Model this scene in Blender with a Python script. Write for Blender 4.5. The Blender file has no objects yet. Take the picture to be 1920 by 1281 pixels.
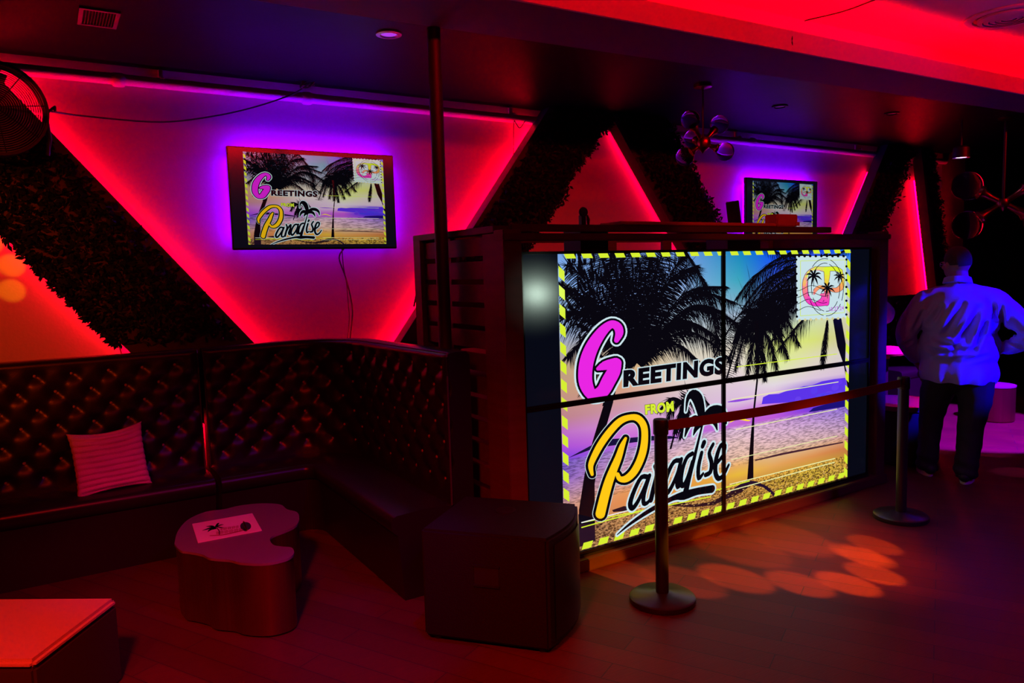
import bpy, bmesh, math, random
import numpy as np
from mathutils import Vector, Matrix, Euler
from mathutils.noise import noise as pnoise
random.seed(7)
PI = math.pi
SC = bpy.context.scene
COL = SC.collection

# ---------------------------------------------------------------- camera
F, YAW, PITCH, ROLL, EYE = 1400.0, math.radians(31.92), math.radians(5.43), math.radians(1.636), 1.70
_fw = Vector((math.cos(PITCH)*math.sin(YAW), math.cos(PITCH)*math.cos(YAW), -math.sin(PITCH)))
_rt0 = Vector((math.cos(YAW), -math.sin(YAW), 0)); _dn0 = _fw.cross(_rt0)
_rt = math.cos(ROLL)*_rt0 + math.sin(ROLL)*_dn0
_dn = -math.sin(ROLL)*_rt0 + math.cos(ROLL)*_dn0
cam_data = bpy.data.cameras.new('camera')
cam = bpy.data.objects.new('camera', cam_data); COL.objects.link(cam)
m = Matrix((_rt, -_dn, -_fw)).transposed().to_4x4(); m.translation = (0, 0, EYE)
cam.matrix_world = m
cam_data.sensor_width = 36; cam_data.sensor_fit = 'HORIZONTAL'; cam_data.lens = F/1920*36
cam_data.clip_start = .05
SC.camera = cam
# measured photograph points turned into metres on a known plane
def ray(x, y): return (x-960)/F*_rt + (y-640.5)/F*_dn + _fw
def on_y(x, y, Y): v = ray(x, y); k = Y/v.y; return Vector((v.x*k, Y, EYE+v.z*k))
def on_z(x, y, z): v = ray(x, y); k = (z-EYE)/v.z; return Vector((v.x*k, v.y*k, z))

# ---------------------------------------------------------------- world, exposure, lights
SC.view_settings.view_transform = 'Standard'; SC.view_settings.look = 'None'
SC.cycles.max_bounces = 6; SC.cycles.diffuse_bounces = 3; SC.cycles.glossy_bounces = 3; SC.cycles.transmission_bounces = 5; SC.cycles.caustics_refractive = False; SC.cycles.caustics_reflective = False
SC.view_settings.exposure = 0; SC.view_settings.gamma = 1; SC.view_settings.use_curve_mapping = False
w = bpy.data.worlds.new('world'); SC.world = w; w.use_nodes = True
w.node_tree.nodes['Background'].inputs[0].default_value = (.25, .0, .03, 1)
w.node_tree.nodes['Background'].inputs[1].default_value = .012
WALL = 5.6      # the wall with the televisions
CEIL = 3.105    # dark low ceiling
def aim(o, target): o.rotation_euler = (Vector(target)-o.location).to_track_quat('-Z', 'Y').to_euler()
def spot(name, loc, target, power, color, angle, blend=.3, radius=.03):
    d = bpy.data.lights.new(name, 'SPOT'); d.energy = power; d.color = color
    d.spot_size = math.radians(angle); d.spot_blend = blend; d.shadow_soft_size = radius
    o = bpy.data.objects.new(name, d); COL.objects.link(o); o.location = loc; aim(o, target); return o
def area(name, loc, target, power, color, sx, sy):
    d = bpy.data.lights.new(name, 'AREA'); d.energy = power; d.color = color; d.shape = 'RECTANGLE'; d.size = sx; d.size_y = sy
    o = bpy.data.objects.new(name, d); COL.objects.link(o); o.location = loc; aim(o, target); return o
BLUE = (.012, .0, 1); RED = (1, .0, .01); ORANGE = (1, .16, .0); MAGENTA = (.8, 0, 1)
# stage spotlight on the standing guest, from the dance floor ceiling
spot('blue_spotlight', (6.9, -1.5, 2.7), (5.98, 2.9, 1.15), 4500, BLUE, 15, .35, .04)
# magenta wash on the far floor
# (position and aim given in metres)
spot('magenta_wash', (7.6, 2.2, 3.0), (7.7, 4.0, 0), 5200, (.22, 0, 1), 38, .12, .05)
spot('red_wash_floor', (2.6, .2, 3.0), (2.8, 2.2, 0), 110, (1, .03, .0), 56, .6, .1)
spot('red_wash_booth', (.6, -.6, 2.9), (2.4, 3.3, .9), 30, (1, .0, .02), 80, .8, .2)
spot('red_wash_seating', (-.6, .6, 2.9), (.65, 2.95, 0), 560, (1, .01, .0), 60, .8, .2)
spot('red_ottoman_beam', (-1.2, 1.2, 2.9), (-.08, 3.4, .35), 120, (1, .06, .03), 22, .6, .08)
spot('red_cushion_beam', (-.8, 1.4, 2.9), (.3, 5.0, .6), 70, (1, .0, .02), 7.5, .6, .05)
spot('violet_table_wash', (1.9, 1.0, 2.9), (.95, 3.95, .3), 55, (.35, 0, 1), 34, .7, .1)
area('opposite_cove_strip', (4.8, 1.4, 3.3), (4.8, 3.2, 3.12), 19, (1, .0, .005), 8, .05).data.spread = math.radians(60)
spot('violet_coffer_wash', (6.2, .6, 2.4), (5.6, 2.1, 3.42), 16, (.3, 0, 1), 60, .9, .1)
# effect light throwing a fan of round orange dots on the floor by the booth
for (px, py, pw, an) in ((1640, 1022, 26, 4.0), (1625, 1045, 30, 4.2), (1610, 1040, 24, 4.2), (1640, 1076, 36, 4.2), (1590, 1095, 34, 4.4),
                     (1500, 1095, 26, 4.6), (1380, 1085, 26, 5), (1280, 1090, 14, 5.5), (1155, 1072, 16, 5.5), (1480, 1010, 16, 7), (1390, 1030, 12, 7)):
    spot('orange_dot_beam', (3.4, -1.4, 3.0), on_z(px, py, 0), pw*150, (1, .24, 0), an*.68, .4, .015)
spot('orange_floor_glow', (3.4, -1.4, 3.0), on_z(1470, 1000, 0), 1700, (1, .12, 0), 17, .9, .05)
spot('violet_floor_wash', (4.4, -.6, 3.0), (4.9, 1.6, 0), 120, (.3, 0, 1), 50, .9, .1)
spot('violet_floor_beam', (1.3, 2.2, 3.0), (1.15, 3.2, 0), 60, (.2, 0, 1), 22, .6, .05)
spot('red_board_beam', (3.4, .6, 2.95), (4.0, 3.45, 1.95), 70, (1, .06, .02), 30, .6, .05)
spot('orange_wall_wash', (-1.6, 1.2, 2.7), on_y(-20, 590, WALL), 330, (1, .05, 0), 30, .8, .05)
for (px, py, an) in ((22, 498, 3.0), (22, 545, 3.0), (-20, 455, 3.0), (-30, 585, 3.0)):
    spot('orange_wall_beam', (-1.6, 1.2, 2.7), on_y(px, py, WALL), 520, (1, .25, 0), an*.6, .35, .012)
for k in range(14):
    a = k*2.4; rr = .25+.085*k
    spot('pink_dot_beam', (8.4, 1.4, 3.0), (7.4+rr*math.cos(a)*.9, 3.3+rr*math.sin(a)*.8, 0), 170, (1, .15, .9), 5, .5, .02)

# ---------------------------------------------------------------- materials
def mat(name, col, rough=.6, metal=0, emit=None, es=0, spec=.5, noise=None, bump=None, trans=0, coat=0, ior=1.5):
    m = bpy.data.materials.new(name); m.use_nodes = True; nt = m.node_tree
    b = nt.nodes['Principled BSDF']
    b.inputs['Base Color'].default_value = (*col, 1); b.inputs['Roughness'].default_value = rough
    b.inputs['Metallic'].default_value = metal; b.inputs['Specular IOR Level'].default_value = spec
    b.inputs['Transmission Weight'].default_value = trans; b.inputs['Coat Weight'].default_value = coat
    b.inputs['IOR'].default_value = ior
    if emit: b.inputs['Emission Color'].default_value = (*emit, 1); b.inputs['Emission Strength'].default_value = es
    tc = nt.nodes.new('ShaderNodeTexCoord')
    if noise:   # (scale xyz, amount)
        mp = nt.nodes.new('ShaderNodeMapping'); mp.inputs['Scale'].default_value = noise[0]
        n = nt.nodes.new('ShaderNodeTexNoise'); n.inputs['Scale'].default_value = 1; n.inputs['Detail'].default_value = 5
        r = nt.nodes.new('ShaderNodeMapRange'); r.inputs['To Min'].default_value = 1-noise[1]; r.inputs['To Max'].default_value = 1+noise[1]
        mx = nt.nodes.new('ShaderNodeVectorMath'); mx.operation = 'SCALE'; mx.inputs[0].default_value = col
        nt.links.new(tc.outputs['Object'], mp.inputs[0]); nt.links.new(mp.outputs[0], n.inputs[0])
        nt.links.new(n.outputs[0], r.inputs[0]); nt.links.new(r.outputs[0], mx.inputs['Scale']); nt.links.new(mx.outputs[0], b.inputs['Base Color'])
    if bump:    # (scale, strength)
        n = nt.nodes.new('ShaderNodeTexNoise'); n.inputs['Scale'].default_value = bump[0]; n.inputs['Detail'].default_value = 4
        bp = nt.nodes.new('ShaderNodeBump'); bp.inputs['Strength'].default_value = bump[1]; bp.inputs['Distance'].default_value = .01
        nt.links.new(tc.outputs['Object'], n.inputs[0]); nt.links.new(n.outputs[0], bp.inputs['Height']); nt.links.new(bp.outputs[0], b.inputs['Normal'])
    return m
def emitter(name, col, s):
    m = bpy.data.materials.new(name); m.use_nodes = True; nt = m.node_tree; nt.nodes.clear()
    e = nt.nodes.new('ShaderNodeEmission'); e.inputs[0].default_value = (*col, 1); e.inputs[1].default_value = s
    o = nt.nodes.new('ShaderNodeOutputMaterial'); nt.links.new(e.outputs[0], o.inputs[0]); return m
M = dict(
    wall=mat('painted_wall', (.52, .48, .5), .75, noise=((3, 3, 3), .04), bump=(60, .12)),
    dark_wall=mat('black_wall', (.012, .01, .013), .7),
    ceiling=mat('dark_gloss_ceiling', (.004, .0035, .007), .45, bump=(2.2, .25), spec=.08),
    beam=mat('ceiling_beam_paint', (.09, .07, .16), .7),
    cove=mat('cove_paint', (.6, .56, .6), .8),
    pipe=mat('painted_pipe', (.6, .56, .6), .38),
    leather=mat('dark_tufted_vinyl', (.010, .005, .005), .36, coat=.0, bump=(140, .06)),
    vinyl=mat('dark_seat_vinyl', (.013, .007, .008), .34, bump=(120, .06)),
    button=mat('upholstery_button', (.3, .2, .2), .3, coat=.5),
    piping=mat('vinyl_piping', (.05, .03, .03), .3),
    black=mat('black_plastic', (.012, .011, .012), .45),
    speaker=mat('black_textured_speaker_paint', (.009, .008, .009), .6, bump=(220, .3), spec=.25),
    grille=mat('speaker_grille', (.02, .018, .02), .4, metal=.6),
    wood=mat('dark_stained_wood', (.105, .035, .03), .5, noise=((2, 2, 26), .35)),
    woodh=mat('dark_stained_plank', (.085, .028, .025), .5, noise=((1.5, 26, 26), .35)),
    brass=mat('brushed_brass', (.27, .12, .05), .33, metal=.9, noise=((60, 60, .6), .25)),
    tabletop=mat('lacquered_table_top', (.19, .17, .22), .28),
    paper=mat('white_card', (.85, .8, .8), .6),
    ink=mat('black_ink', (.01, .008, .01), .6),
    redink=mat('red_ink', (.35, .01, .01), .6),
    cushion=mat('fluffy_ribbed_cushion', (.75, .5, .5), .95, bump=(160, .6)),
    foot=mat('ottoman_velour', (.6, .4, .38), .9, bump=(200, .4)),
    footside=mat('ottoman_dark_side', (.03, .02, .024), .8),
    leaf=mat('dark_artificial_leaf', (.006, .02, .007), .6, spec=.2),
    panelside=mat('beam_side_paint', (.03, .02, .045), .5),
    post=mat('black_stanchion_post', (.02, .018, .02), .3),
    belt=mat('retractable_belt_fabric', (.2, .015, .015), .7),
    copper=mat('copper_lamp_metal', (.28, .09, .05), .28, metal=1),
    glass=mat('clear_globe_glass', (.9, .8, .9), .02, trans=1, ior=1.09),
    skin=mat('skin', (.32, .17, .12), .55),
    hair=mat('short_dark_hair', (.03, .022, .02), .8, bump=(300, .5)),
    shirt=mat('pale_blue_woven_shirt', (.30, .26, .72), .85, noise=((260, 260, 90), .14), bump=(300, .25)),
    trousers=mat('dark_trousers', (.012, .012, .016), .8),
    shoe=mat('dark_shoe', (.015, .015, .018), .6),
    sole=mat('white_shoe_sole', (.75, .72, .72), .6),
    redled=emitter('red_led', (1, .0, .012), 52),
    redled2=emitter('red_led_soft', (1, .0, .035), 17),
    coveled=emitter('cove_red_led', (1, .0, .004), 60),
    blueled=emitter('violet_led', (.19, .0, 1), 32),
    blueled3=emitter('violet_led_strong', (.17, .0, 1), 58),
    blueled2=emitter('violet_led_dim', (.2, .0, 1), 7),
    lamp=emitter('purple_downlight', (.5, .05, .9), .9),
    lampw=emitter('white_violet_downlight', (.8, .35, 1), 9),
    tv=mat('gloss_black_bezel', (.008, .008, .009), .2),
    screen=mat('switched_off_screen_edge', (.004, .004, .005), .16, emit=(.1, .15, .4), es=.018),
    rim=mat('brushed_trim', (.5, .45, .5), .35, metal=.6),
    redbox=mat('red_card', (.5, .06, .05), .7),
)
# wooden floor: narrow boards with worn streaks
def floor_material():
    m = bpy.data.materials.new('worn_floor_boards'); m.use_nodes = True; nt = m.node_tree; b = nt.nodes['Principled BSDF']
    tc = nt.nodes.new('ShaderNodeTexCoord'); mp = nt.nodes.new('ShaderNodeMapping'); mp.inputs['Rotation'].default_value = (0, 0, math.radians(62))
    br = nt.nodes.new('ShaderNodeTexBrick'); br.inputs['Scale'].default_value = 1; br.inputs['Brick Width'].default_value = 1.2; br.inputs['Row Height'].default_value = .13
    br.inputs['Mortar Size'].default_value = .0025; br.inputs['Color1'].default_value = (.17, .032, .03, 1); br.inputs['Color2'].default_value = (.12, .022, .02, 1); br.inputs['Mortar'].default_value = (.05, .03, .03, 1)
    mp2 = nt.nodes.new('ShaderNodeMapping'); mp2.inputs['Scale'].default_value = (2.5, 45, 1); mp2.inputs['Rotation'].default_value = (0, 0, math.radians(62))
    n = nt.nodes.new('ShaderNodeTexNoise'); n.inputs['Detail'].default_value = 6
    mul = nt.nodes.new('ShaderNodeMix'); mul.data_type = 'RGBA'; mul.blend_type = 'MULTIPLY'; mul.inputs[0].default_value = .7
    rg = nt.nodes.new('ShaderNodeMapRange'); rg.inputs['To Min'].default_value = .38; rg.inputs['To Max'].default_value = .6
    L = nt.links.new
    L(tc.outputs['Object'], mp.inputs[0]); L(mp.outputs[0], br.inputs[0]); L(tc.outputs['Object'], mp2.inputs[0]); L(mp2.outputs[0], n.inputs[0])
    L(br.outputs[0], mul.inputs[6]); L(n.outputs[0], mul.inputs[7]); L(mul.outputs[2], b.inputs['Base Color']); L(n.outputs[0], rg.inputs[0]); L(rg.outputs[0], b.inputs['Roughness'])
    bp = nt.nodes.new('ShaderNodeBump'); bp.inputs['Strength'].default_value = .25; bp.inputs['Distance'].default_value = .003
    L(n.outputs[0], bp.inputs['Height']); L(bp.outputs[0], b.inputs['Normal'])
    b.inputs['Specular IOR Level'].default_value = .22
    return m
M['floor'] = floor_material()

# ---------------------------------------------------------------- mesh helpers
class MB:
    """collects shapes and links them as one mesh object"""
    def __init__(s): s.v = []; s.f = []; s.mi = []
    def add(s, vs, fs, mi=0):
        n = len(s.v); s.v += [tuple(v) for v in vs]; s.f += [tuple(i+n for i in f) for f in fs]; s.mi += [mi]*len(fs); return s
    def box(s, x0, x1, y0, y1, z0, z1, mi=0, b=0, R=None):
        bm = bmesh.new(); bmesh.ops.create_cube(bm, size=1)
        for v in bm.verts: v.co = ((x0+x1)/2+v.co.x*(x1-x0), (y0+y1)/2+v.co.y*(y1-y0), (z0+z1)/2+v.co.z*(z1-z0))
        if b: bmesh.ops.bevel(bm, geom=bm.edges[:], offset=b, segments=2, affect='EDGES')
        if R is not None: bmesh.ops.transform(bm, matrix=R, verts=bm.verts)
        s.frombm(bm, mi); return s
    def frombm(s, bm, mi=0):
        bm.verts.index_update(); s.add([v.co[:] for v in bm.verts], [[v.index for v in f.verts] for f in bm.faces], mi); bm.free()
    def tube(s, pts, r, n=10, mi=0, closed=False, caps=True):
        pts = [Vector(p) for p in pts]; N = len(pts); vs = []; fs = []
        rr = r if isinstance(r, (list, tuple)) else [r]*N; up = Vector((.03, .02, 1))
        for i, p in enumerate(pts):
            a = pts[(i-1) % N] if (closed or i) else p; c = pts[(i+1) % N] if (closed or i < N-1) else p
            t = (c-a).normalized(); u = t.cross(up)
            if u.length < 1e-3: u = t.cross(Vector((1, 0, 0)))
            u.normalize(); w_ = t.cross(u)
            for k in range(n): vs.append(p+(u*math.cos(2*PI*k/n)+w_*math.sin(2*PI*k/n))*rr[i])
        for i in range(N if closed else N-1):
            j = (i+1) % N
            for k in range(n): fs.append((i*n+k, i*n+(k+1) % n, j*n+(k+1) % n, j*n+k))
        if caps and not closed: fs += [tuple(range(n))[::-1], tuple(range((N-1)*n, N*n))]
        s.add(vs, fs, mi); return s
    def lathe(s, prof, c=(0, 0, 0), n=32, mi=0, T=None, cap=True):
        vs = []; fs = []; c = Vector(c)
        for (r, z) in prof:
            for k in range(n):
                v = Vector((r*math.cos(2*PI*k/n), r*math.sin(2*PI*k/n), z))
                vs.append((T @ v if T else v)+c)
        for i in range(len(prof)-1):
            for k in range(n): fs.append((i*n+k, i*n+(k+1) % n, (i+1)*n+(k+1) % n, (i+1)*n+k))
        if prof[0] == prof[-1]: cap = False
        if cap and prof[0][0] > 1e-5: fs.append(tuple(range(n))[::-1])
        if cap and prof[-1][0] > 1e-5: fs.append(tuple(range((len(prof)-1)*n, len(prof)*n)))
        s.add(vs, fs, mi); return s
    def prism(s, poly, y0, y1, mi=0):
        """polygon of (x, z) extruded along y"""
        n = len(poly); s.add([(x, y0, z) for x, z in poly]+[(x, y1, z) for x, z in poly],
            [tuple(range(n)), tuple(range(2*n-1, n-1, -1))]+[(i, n+i, n+(i+1) % n, (i+1) % n) for i in range(n)], mi); return s
    def prismz(s, poly, z0, z1, mi=0):
        n = len(poly); s.add([(x, y, z0) for x, y in poly]+[(x, y, z1) for x, y in poly],
            [tuple(range(n))[::-1], tuple(range(n, 2*n))]+[(i, (i+1) % n, n+(i+1) % n, n+i) for i in range(n)], mi); return s
    def build(s, name, mats, parent=None, smooth=False, sharp=35):
        me = bpy.data.meshes.new(name); me.from_pydata(s.v, [], s.f)
        for m_ in (mats if isinstance(mats, (list, tuple)) else [mats]): me.materials.append(m_)
        me.polygons.foreach_set('material_index', s.mi); me.update()
        bm = bmesh.new(); bm.from_mesh(me); bmesh.ops.recalc_face_normals(bm, faces=bm.faces)
        if smooth:
            for f in bm.faces: f.smooth = True
            for e in bm.edges:
                if len(e.link_faces) == 2 and e.calc_face_angle(0) > math.radians(sharp): e.smooth = False
        bm.to_mesh(me); bm.free()
        return link(name, me, parent)
def link(name, me, parent=None):
    o = bpy.data.objects.new(name, me); COL.objects.link(o)
    if parent is not None: attach(o, parent)
    return o
def world_of(o):
    m_ = o.matrix_basis.copy()
    if o.parent: m_ = world_of(o.parent) @ o.matrix_parent_inverse @ m_
    return m_
def attach(o, parent): o.parent = parent; o.matrix_parent_inverse = world_of(parent).inverted()
def thing(name, label, cat, loc, group=None, rz=0):
    o = bpy.data.objects.new(name, None); COL.objects.link(o); o.location = loc; o.rotation_euler = (0, 0, rz); o.empty_display_size = .1
    return tag(o, label, cat, group)
def tag(o, label, cat, group=None):
    o['label'] = label; o['category'] = cat
    if group: o['group'] = group
    return o
def struct(o): o['kind'] = 'structure'; return o
def copy_tree(o, parent=None):
    c = o.copy(); COL.objects.link(c)
    if parent is not None:
        inv = o.matrix_parent_inverse.copy(); c.parent = parent; c.matrix_parent_inverse = inv
    for ch in list(o.children): copy_tree(ch, c)
    return c
def kids(o): return [x for x in COL.objects if x.parent == o]

# ---------------------------------------------------------------- the postcard artwork, drawn as coloured shapes
def homog(src):
    dst = ((0, 0), (1, 0), (1, 1), (0, 1)); A = []; b = []
    for (x, y), (u, v) in zip(src, dst):
        A.append([x, y, 1, 0, 0, 0, -u*x, -u*y]); b.append(u); A.append([0, 0, 0, x, y, 1, -v*x, -v*y]); b.append(v)
    h = np.linalg.solve(np.array(A, float), np.array(b, float)); H = np.append(h, 1).reshape(3, 3)
    def f(p):
        q = H @ np.array([p[0], p[1], 1.0]); return (q[0]/q[2], q[1]/q[2])
    return f
HW = homog(((1046, 474.5), (1600, 459.5), (1583, 897), (1057, 1040)))       # big display
HTc = homog(((190, 100), (1675, 192), (1722, 1142), (268, 1158)))           # left television, enlarged view
def crop(ox, oy, s): return lambda p: HW((ox+p[0]/s, oy+p[1]/s))
K2 = crop(1040, 440, 3.558); K3 = crop(1040, 740, 4.133); K4 = crop(1340, 440, 4.27); K5 = crop(1340, 680, 4.27); KS = crop(1480, 460, 8.54)
ID = lambda p: p
def lin(c): return tuple(((x/255)/12.92 if x/255 <= .04045 else ((x/255+.055)/1.055)**2.4) for x in c)
class Art:
    def __init__(s): s.p = []          # (points uv, colour linear, layer, texture)
    def poly(s, pts, col, layer, T=ID, tex=0): s.p.append(([T(p) for p in pts], col, layer, tex))
    def circle(s, c, r, col, layer, T=ID, n=18, ry=None):
        ry = ry or r; s.poly([(c[0]+r*math.cos(2*PI*k/n), c[1]+ry*math.sin(2*PI*k/n)) for k in range(n)], col, layer, T)
    def stroke(s, pts, col, layer, T=ID, grow=0, colf=None, sub=3):
        """round-ended stroke through (x, y, radius) points"""
        P = smooth_pts(pts, sub)
        for (x, y, r) in P: s.circle((x, y), max(r+grow, .0005), colf(x, y) if colf else col, layer, T, 14)
        for a, b in zip(P, P[1:]):
            dx, dy = b[0]-a[0], b[1]-a[1]; L = math.hypot(dx, dy) or 1; nx, ny = -dy/L, dx/L; ra, rb = max(a[2]+grow, .0005), max(b[2]+grow, .0005)
            s.poly([(a[0]+nx*ra, a[1]+ny*ra), (b[0]+nx*rb, b[1]+ny*rb), (b[0]-nx*rb, b[1]-ny*rb), (a[0]-nx*ra, a[1]-ny*ra)], colf(x, y) if colf else col, layer, T)
def smooth_pts(pts, sub):
    if len(pts) < 3 or sub < 2: return pts
    out = []; n = len(pts); D = len(pts[0])
    for i in range(n-1):
        p0, p1, p2, p3 = pts[max(i-1, 0)], pts[i], pts[i+1], pts[min(i+2, n-1)]
        for k in range(sub):
            t = k/sub
            out.append(tuple(.5*((2*p1[d])+(-p0[d]+p2[d])*t+(2*p0[d]-5*p1[d]+4*p2[d]-p3[d])*t*t+(-p0[d]+3*p1[d]-3*p2[d]+p3[d])*t**3) for d in range(D)))
    out.append(pts[-1]); return out
A = Art()
BLK = lin((8, 6, 14)); WHT = lin((200, 225, 232)); YEL = lin((214, 238, 50))
# sky, sea, sand and a painted reflection: colours read on a grid of (row v) x (column u)
US = [0, .17, .36, .55, .68, .84, 1]
GRID = [
 (0.00, [(120,165,230),(70,90,130),(110,150,220),(20,130,190),(0,80,255),(20,60,220),(0,100,255)]),  # cyan at middle, here and next row: reflected green light put into the sky
 (0.12, [(135,175,235),(120,150,210),(140,170,225),(60,165,190),(60,90,230),(110,120,190),(150,170,215)]),
 (0.25, [(150,175,220),(140,160,205),(175,195,210),(160,180,205),(150,170,215),(200,215,205),(210,210,190)]),
 (0.38, [(190,160,130),(205,170,120),(215,205,185),(225,215,200),(222,235,130),(215,225,120),(205,195,150)]),
 (0.46, [(196,150,130),(215,160,120),(225,215,205),(226,212,208),(222,238,150),(222,215,190),(214,205,205)]),
 (0.54, [(190,130,140),(205,150,170),(215,190,205),(222,196,220),(226,216,224),(222,200,220),(215,190,215)]),
 (0.59, [(190,110,200),(212,150,205),(218,178,216),(218,188,220),(222,180,222),(110,70,225),(150,90,225)]),
 (0.64, [(170,80,215),(205,110,215),(200,120,215),(200,110,215),(200,90,220),(70,50,240),(80,50,225)]),
 (0.675,[(130,60,225),(180,110,215),(190,110,215),(190,100,210),(190,90,215),(130,60,220),(80,50,190)]),
 (0.69, [(120,90,190),(180,140,205),(205,170,205),(215,180,210),(210,165,210),(175,130,215),(140,110,210)]),
 (0.74, [(135,95,190),(200,150,185),(222,180,185),(228,190,190),(222,180,205),(205,165,205),(175,140,205)]),
 (0.80, [(190,140,165),(215,165,160),(228,185,170),(228,185,165),(220,180,170),(215,175,175),(200,160,180)]),
 (0.835,[(205,150,140),(226,150,90),(230,160,90),(228,170,100),(222,180,130),(222,175,130),(210,150,120)]),
 (0.87, [(205,140,110),(225,140,80),(226,150,60),(232,185,60),(228,165,90),(220,145,80),(200,120,70)]),
 (0.905,[(190,130,90),(205,140,90),(200,145,70),(210,150,70),(205,150,60),(205,155,60),(190,140,60)]),
 (0.93, [(150,110,80),(176,126,80),(180,130,70),(185,135,65),(190,150,55),(195,160,55),(190,150,60)]),
 (1.00, [(130,95,70),(165,115,65),(165,115,60),(160,110,60),(170,125,55),(185,150,50),(185,150,60)])]
def bgcol(u, v):
    r = [g for g in GRID]; i = max(k for k in range(len(r)-1) if r[k][0] <= v+1e-9) if v < 1 else len(r)-2
    t = min(1, (v-r[i][0])/(r[i+1][0]-r[i][0])); j = max(k for k in range(len(US)-1) if US[k] <= u+1e-9) if u < 1 else len(US)-2
    s_ = min(1, (u-US[j])/(US[j+1]-US[j]))
    return lin([(1-t)*((1-s_)*r[i][1][j][c]+s_*r[i][1][j+1][c])+t*((1-s_)*r[i+1][1][j][c]+s_*r[i+1][1][j+1][c]) for c in range(3)])
GX, GY = 60, 72
vs_ = sorted(set([g[0] for g in GRID]+[k/GY for k in range(GY+1)]))
for j in range(len(vs_)-1):
    for i in range(GX):
        u0, u1, v0, v1 = i/GX, (i+1)/GX, vs_[j], vs_[j+1]; vm = (v0+v1)/2
        tex = 1 if .685 < vm < .84 else (2 if vm > .9 else 0)
        A.p.append(([(u0, v0), (u1, v0), (u1, v1), (u0, v1)], [bgcol(a, b) for a, b in ((u0, v0), (u1, v0), (u1, v1), (u0, v1))], 0, tex))
# islands and cloud bank
A.poly([(100,505),(190,455),(300,395),(420,360),(560,350),(740,335),(880,335),(940,345),(930,352),(600,385),(300,430)][::-1], lin((22,16,60)), 1, K3)
A.poly([(735,410),(775,375),(850,352),(950,325),(1055,305),(1055,360),(900,385)], lin((28,16,120)), 1, K5)
A.poly([K5(p) for p in ((330,350),(360,345),(372,290),(420,268),(500,262),(560,240),(640,222),(700,200),(760,196),(850,160),(950,142),(1042,130),(1060,250),(1000,265),(700,320))], lin((92,52,232)), 1)
for k in range(12):
    x = .74+.25*random.random(); y = .645-.05*random.random()*(.4+x-.6)*2
    A.circle((x, y), .012+.02*random.random(), lin((70+random.random()*50, 50+random.random()*20, 228)), 1, ID, 14, .006+.010*random.random())
A.stroke([(1330,235,1),(1400,200,9),(1480,215,5),(1500,210,1)], lin((255,220,40)), 1, K3)
A.stroke([(90,330,3),(160,320,9),(230,310,7),(300,300,2)], lin((140,70,215)), 1, K5)
# palm fronds
def frond(pts, leaf, col=BLK, layer=4, T=ID, droop=.7, n=None, both=True, w=.0012, stem=.003):
    P = smooth_pts([tuple(p) for p in pts], 8); n = n or len(P)*6
    asp = 1.5
    for i in range(n):
        t = i/(n-1)*(len(P)-1.001); k = int(t); f = t-k; a, b = P[k], P[k+1]
        x, y = a[0]+(b[0]-a[0])*f, a[1]+(b[1]-a[1])*f; q = i/(n-1)
        dx, dy = (b[0]-a[0])*asp, b[1]-a[1]; L = math.hypot(dx, dy) or 1; dx /= L; dy /= L
        ln = leaf*(.35+1.3*math.sin(PI*min(1, q*.93+.05)))*random.uniform(.6, 1.1)*.75
        for sgn in ((1, -1) if both else (1,)):
            ex = dx*.75-sgn*dy*.7+random.uniform(-.14, .14); ey = dy*.75+sgn*dx*.7*(.6 if sgn*dx < 0 else 1)+droop+random.uniform(-.14, .14)
            e = math.hypot(ex, ey); ex, ey = ex/e*ln/asp, ey/e*ln
            nx, ny = -ey, ex*asp; g = math.hypot(nx*asp, ny) or 1; nx, ny = nx/g*w, ny/g*w
            A.p.append(([T((x+nx, y+ny)), T((x+ex*.55+nx*.9, y+ey*.45+ny*.9)), T((x+ex, y+ey)), T((x+ex*.5-nx*.9, y+ey*.4-ny*.9)), T((x-nx, y-ny))], col, layer, 0))
    A.stroke([(p[0], p[1], stem*(1-.6*i/len(P))) for i, p in enumerate(P)], col, layer, T, sub=1)
# left palm: trunk, crown at (.245, .39)
A.poly([K3(p) for p in ((375,85),(445,75),(345,420),(300,700),(300,1000),(180,1005),(180,900),(225,620),(285,380))], BLK, 3)
A.poly([K2((330,1090)), K2((400,1060)), K2((380,1140)), K2((310,1160))], BLK, 3)
A.poly([K3(p) for p in ((175,930),(300,960),(302,1130),(230,1160),(176,1180))], lin((30, 16, 36)), 3)
cx_, cy_ = .212, .388
for (ex, ey, bend, lf) in ((.02,.34,-.10,.10),(-.02,.20,-.08,.12),(.03,.04,-.03,.13),(.10,-.03,.0,.13),(.20,-.04,.02,.12),(.30,-.02,-.02,.12),(.40,.06,-.10,.12),
                         (.53,.20,-.13,.11),(.60,.34,-.16,.10),(.52,.42,-.11,.09),(.06,.46,-.06,.09),(.0,.10,-.05,.12),(.15,.0,.03,.12),(.26,.02,.0,.11),(.36,.02,-.05,.11),(.44,.30,-.09,.08),(.10,.28,-.07,.09),(.07,.15,-.04,.11)):
    mx_, my_ = (cx_+ex)/2, (cy_+ey)/2+bend
    frond([(cx_, cy_), (mx_, my_), (ex, ey)], lf, n=110, w=.0016)
for k in range(360):      # dense shade of overlapping leaves in the upper left
    x, y = random.gauss(.16, .085), random.gauss(.13, .085)
    if 0.01 < x < .42 and .015 < y < .4:
        a = math.atan2(y-cy_, x-cx_)+random.gauss(0, .25); l = random.uniform(.02, .06)
        A.poly([(x, y), (x+l*math.cos(a)*.7+.004, y+l*math.sin(a)+.004), (x+l*math.cos(a)*.7, y+l*math.sin(a)+.012), (x-.006, y+.006)], BLK, 4)
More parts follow.
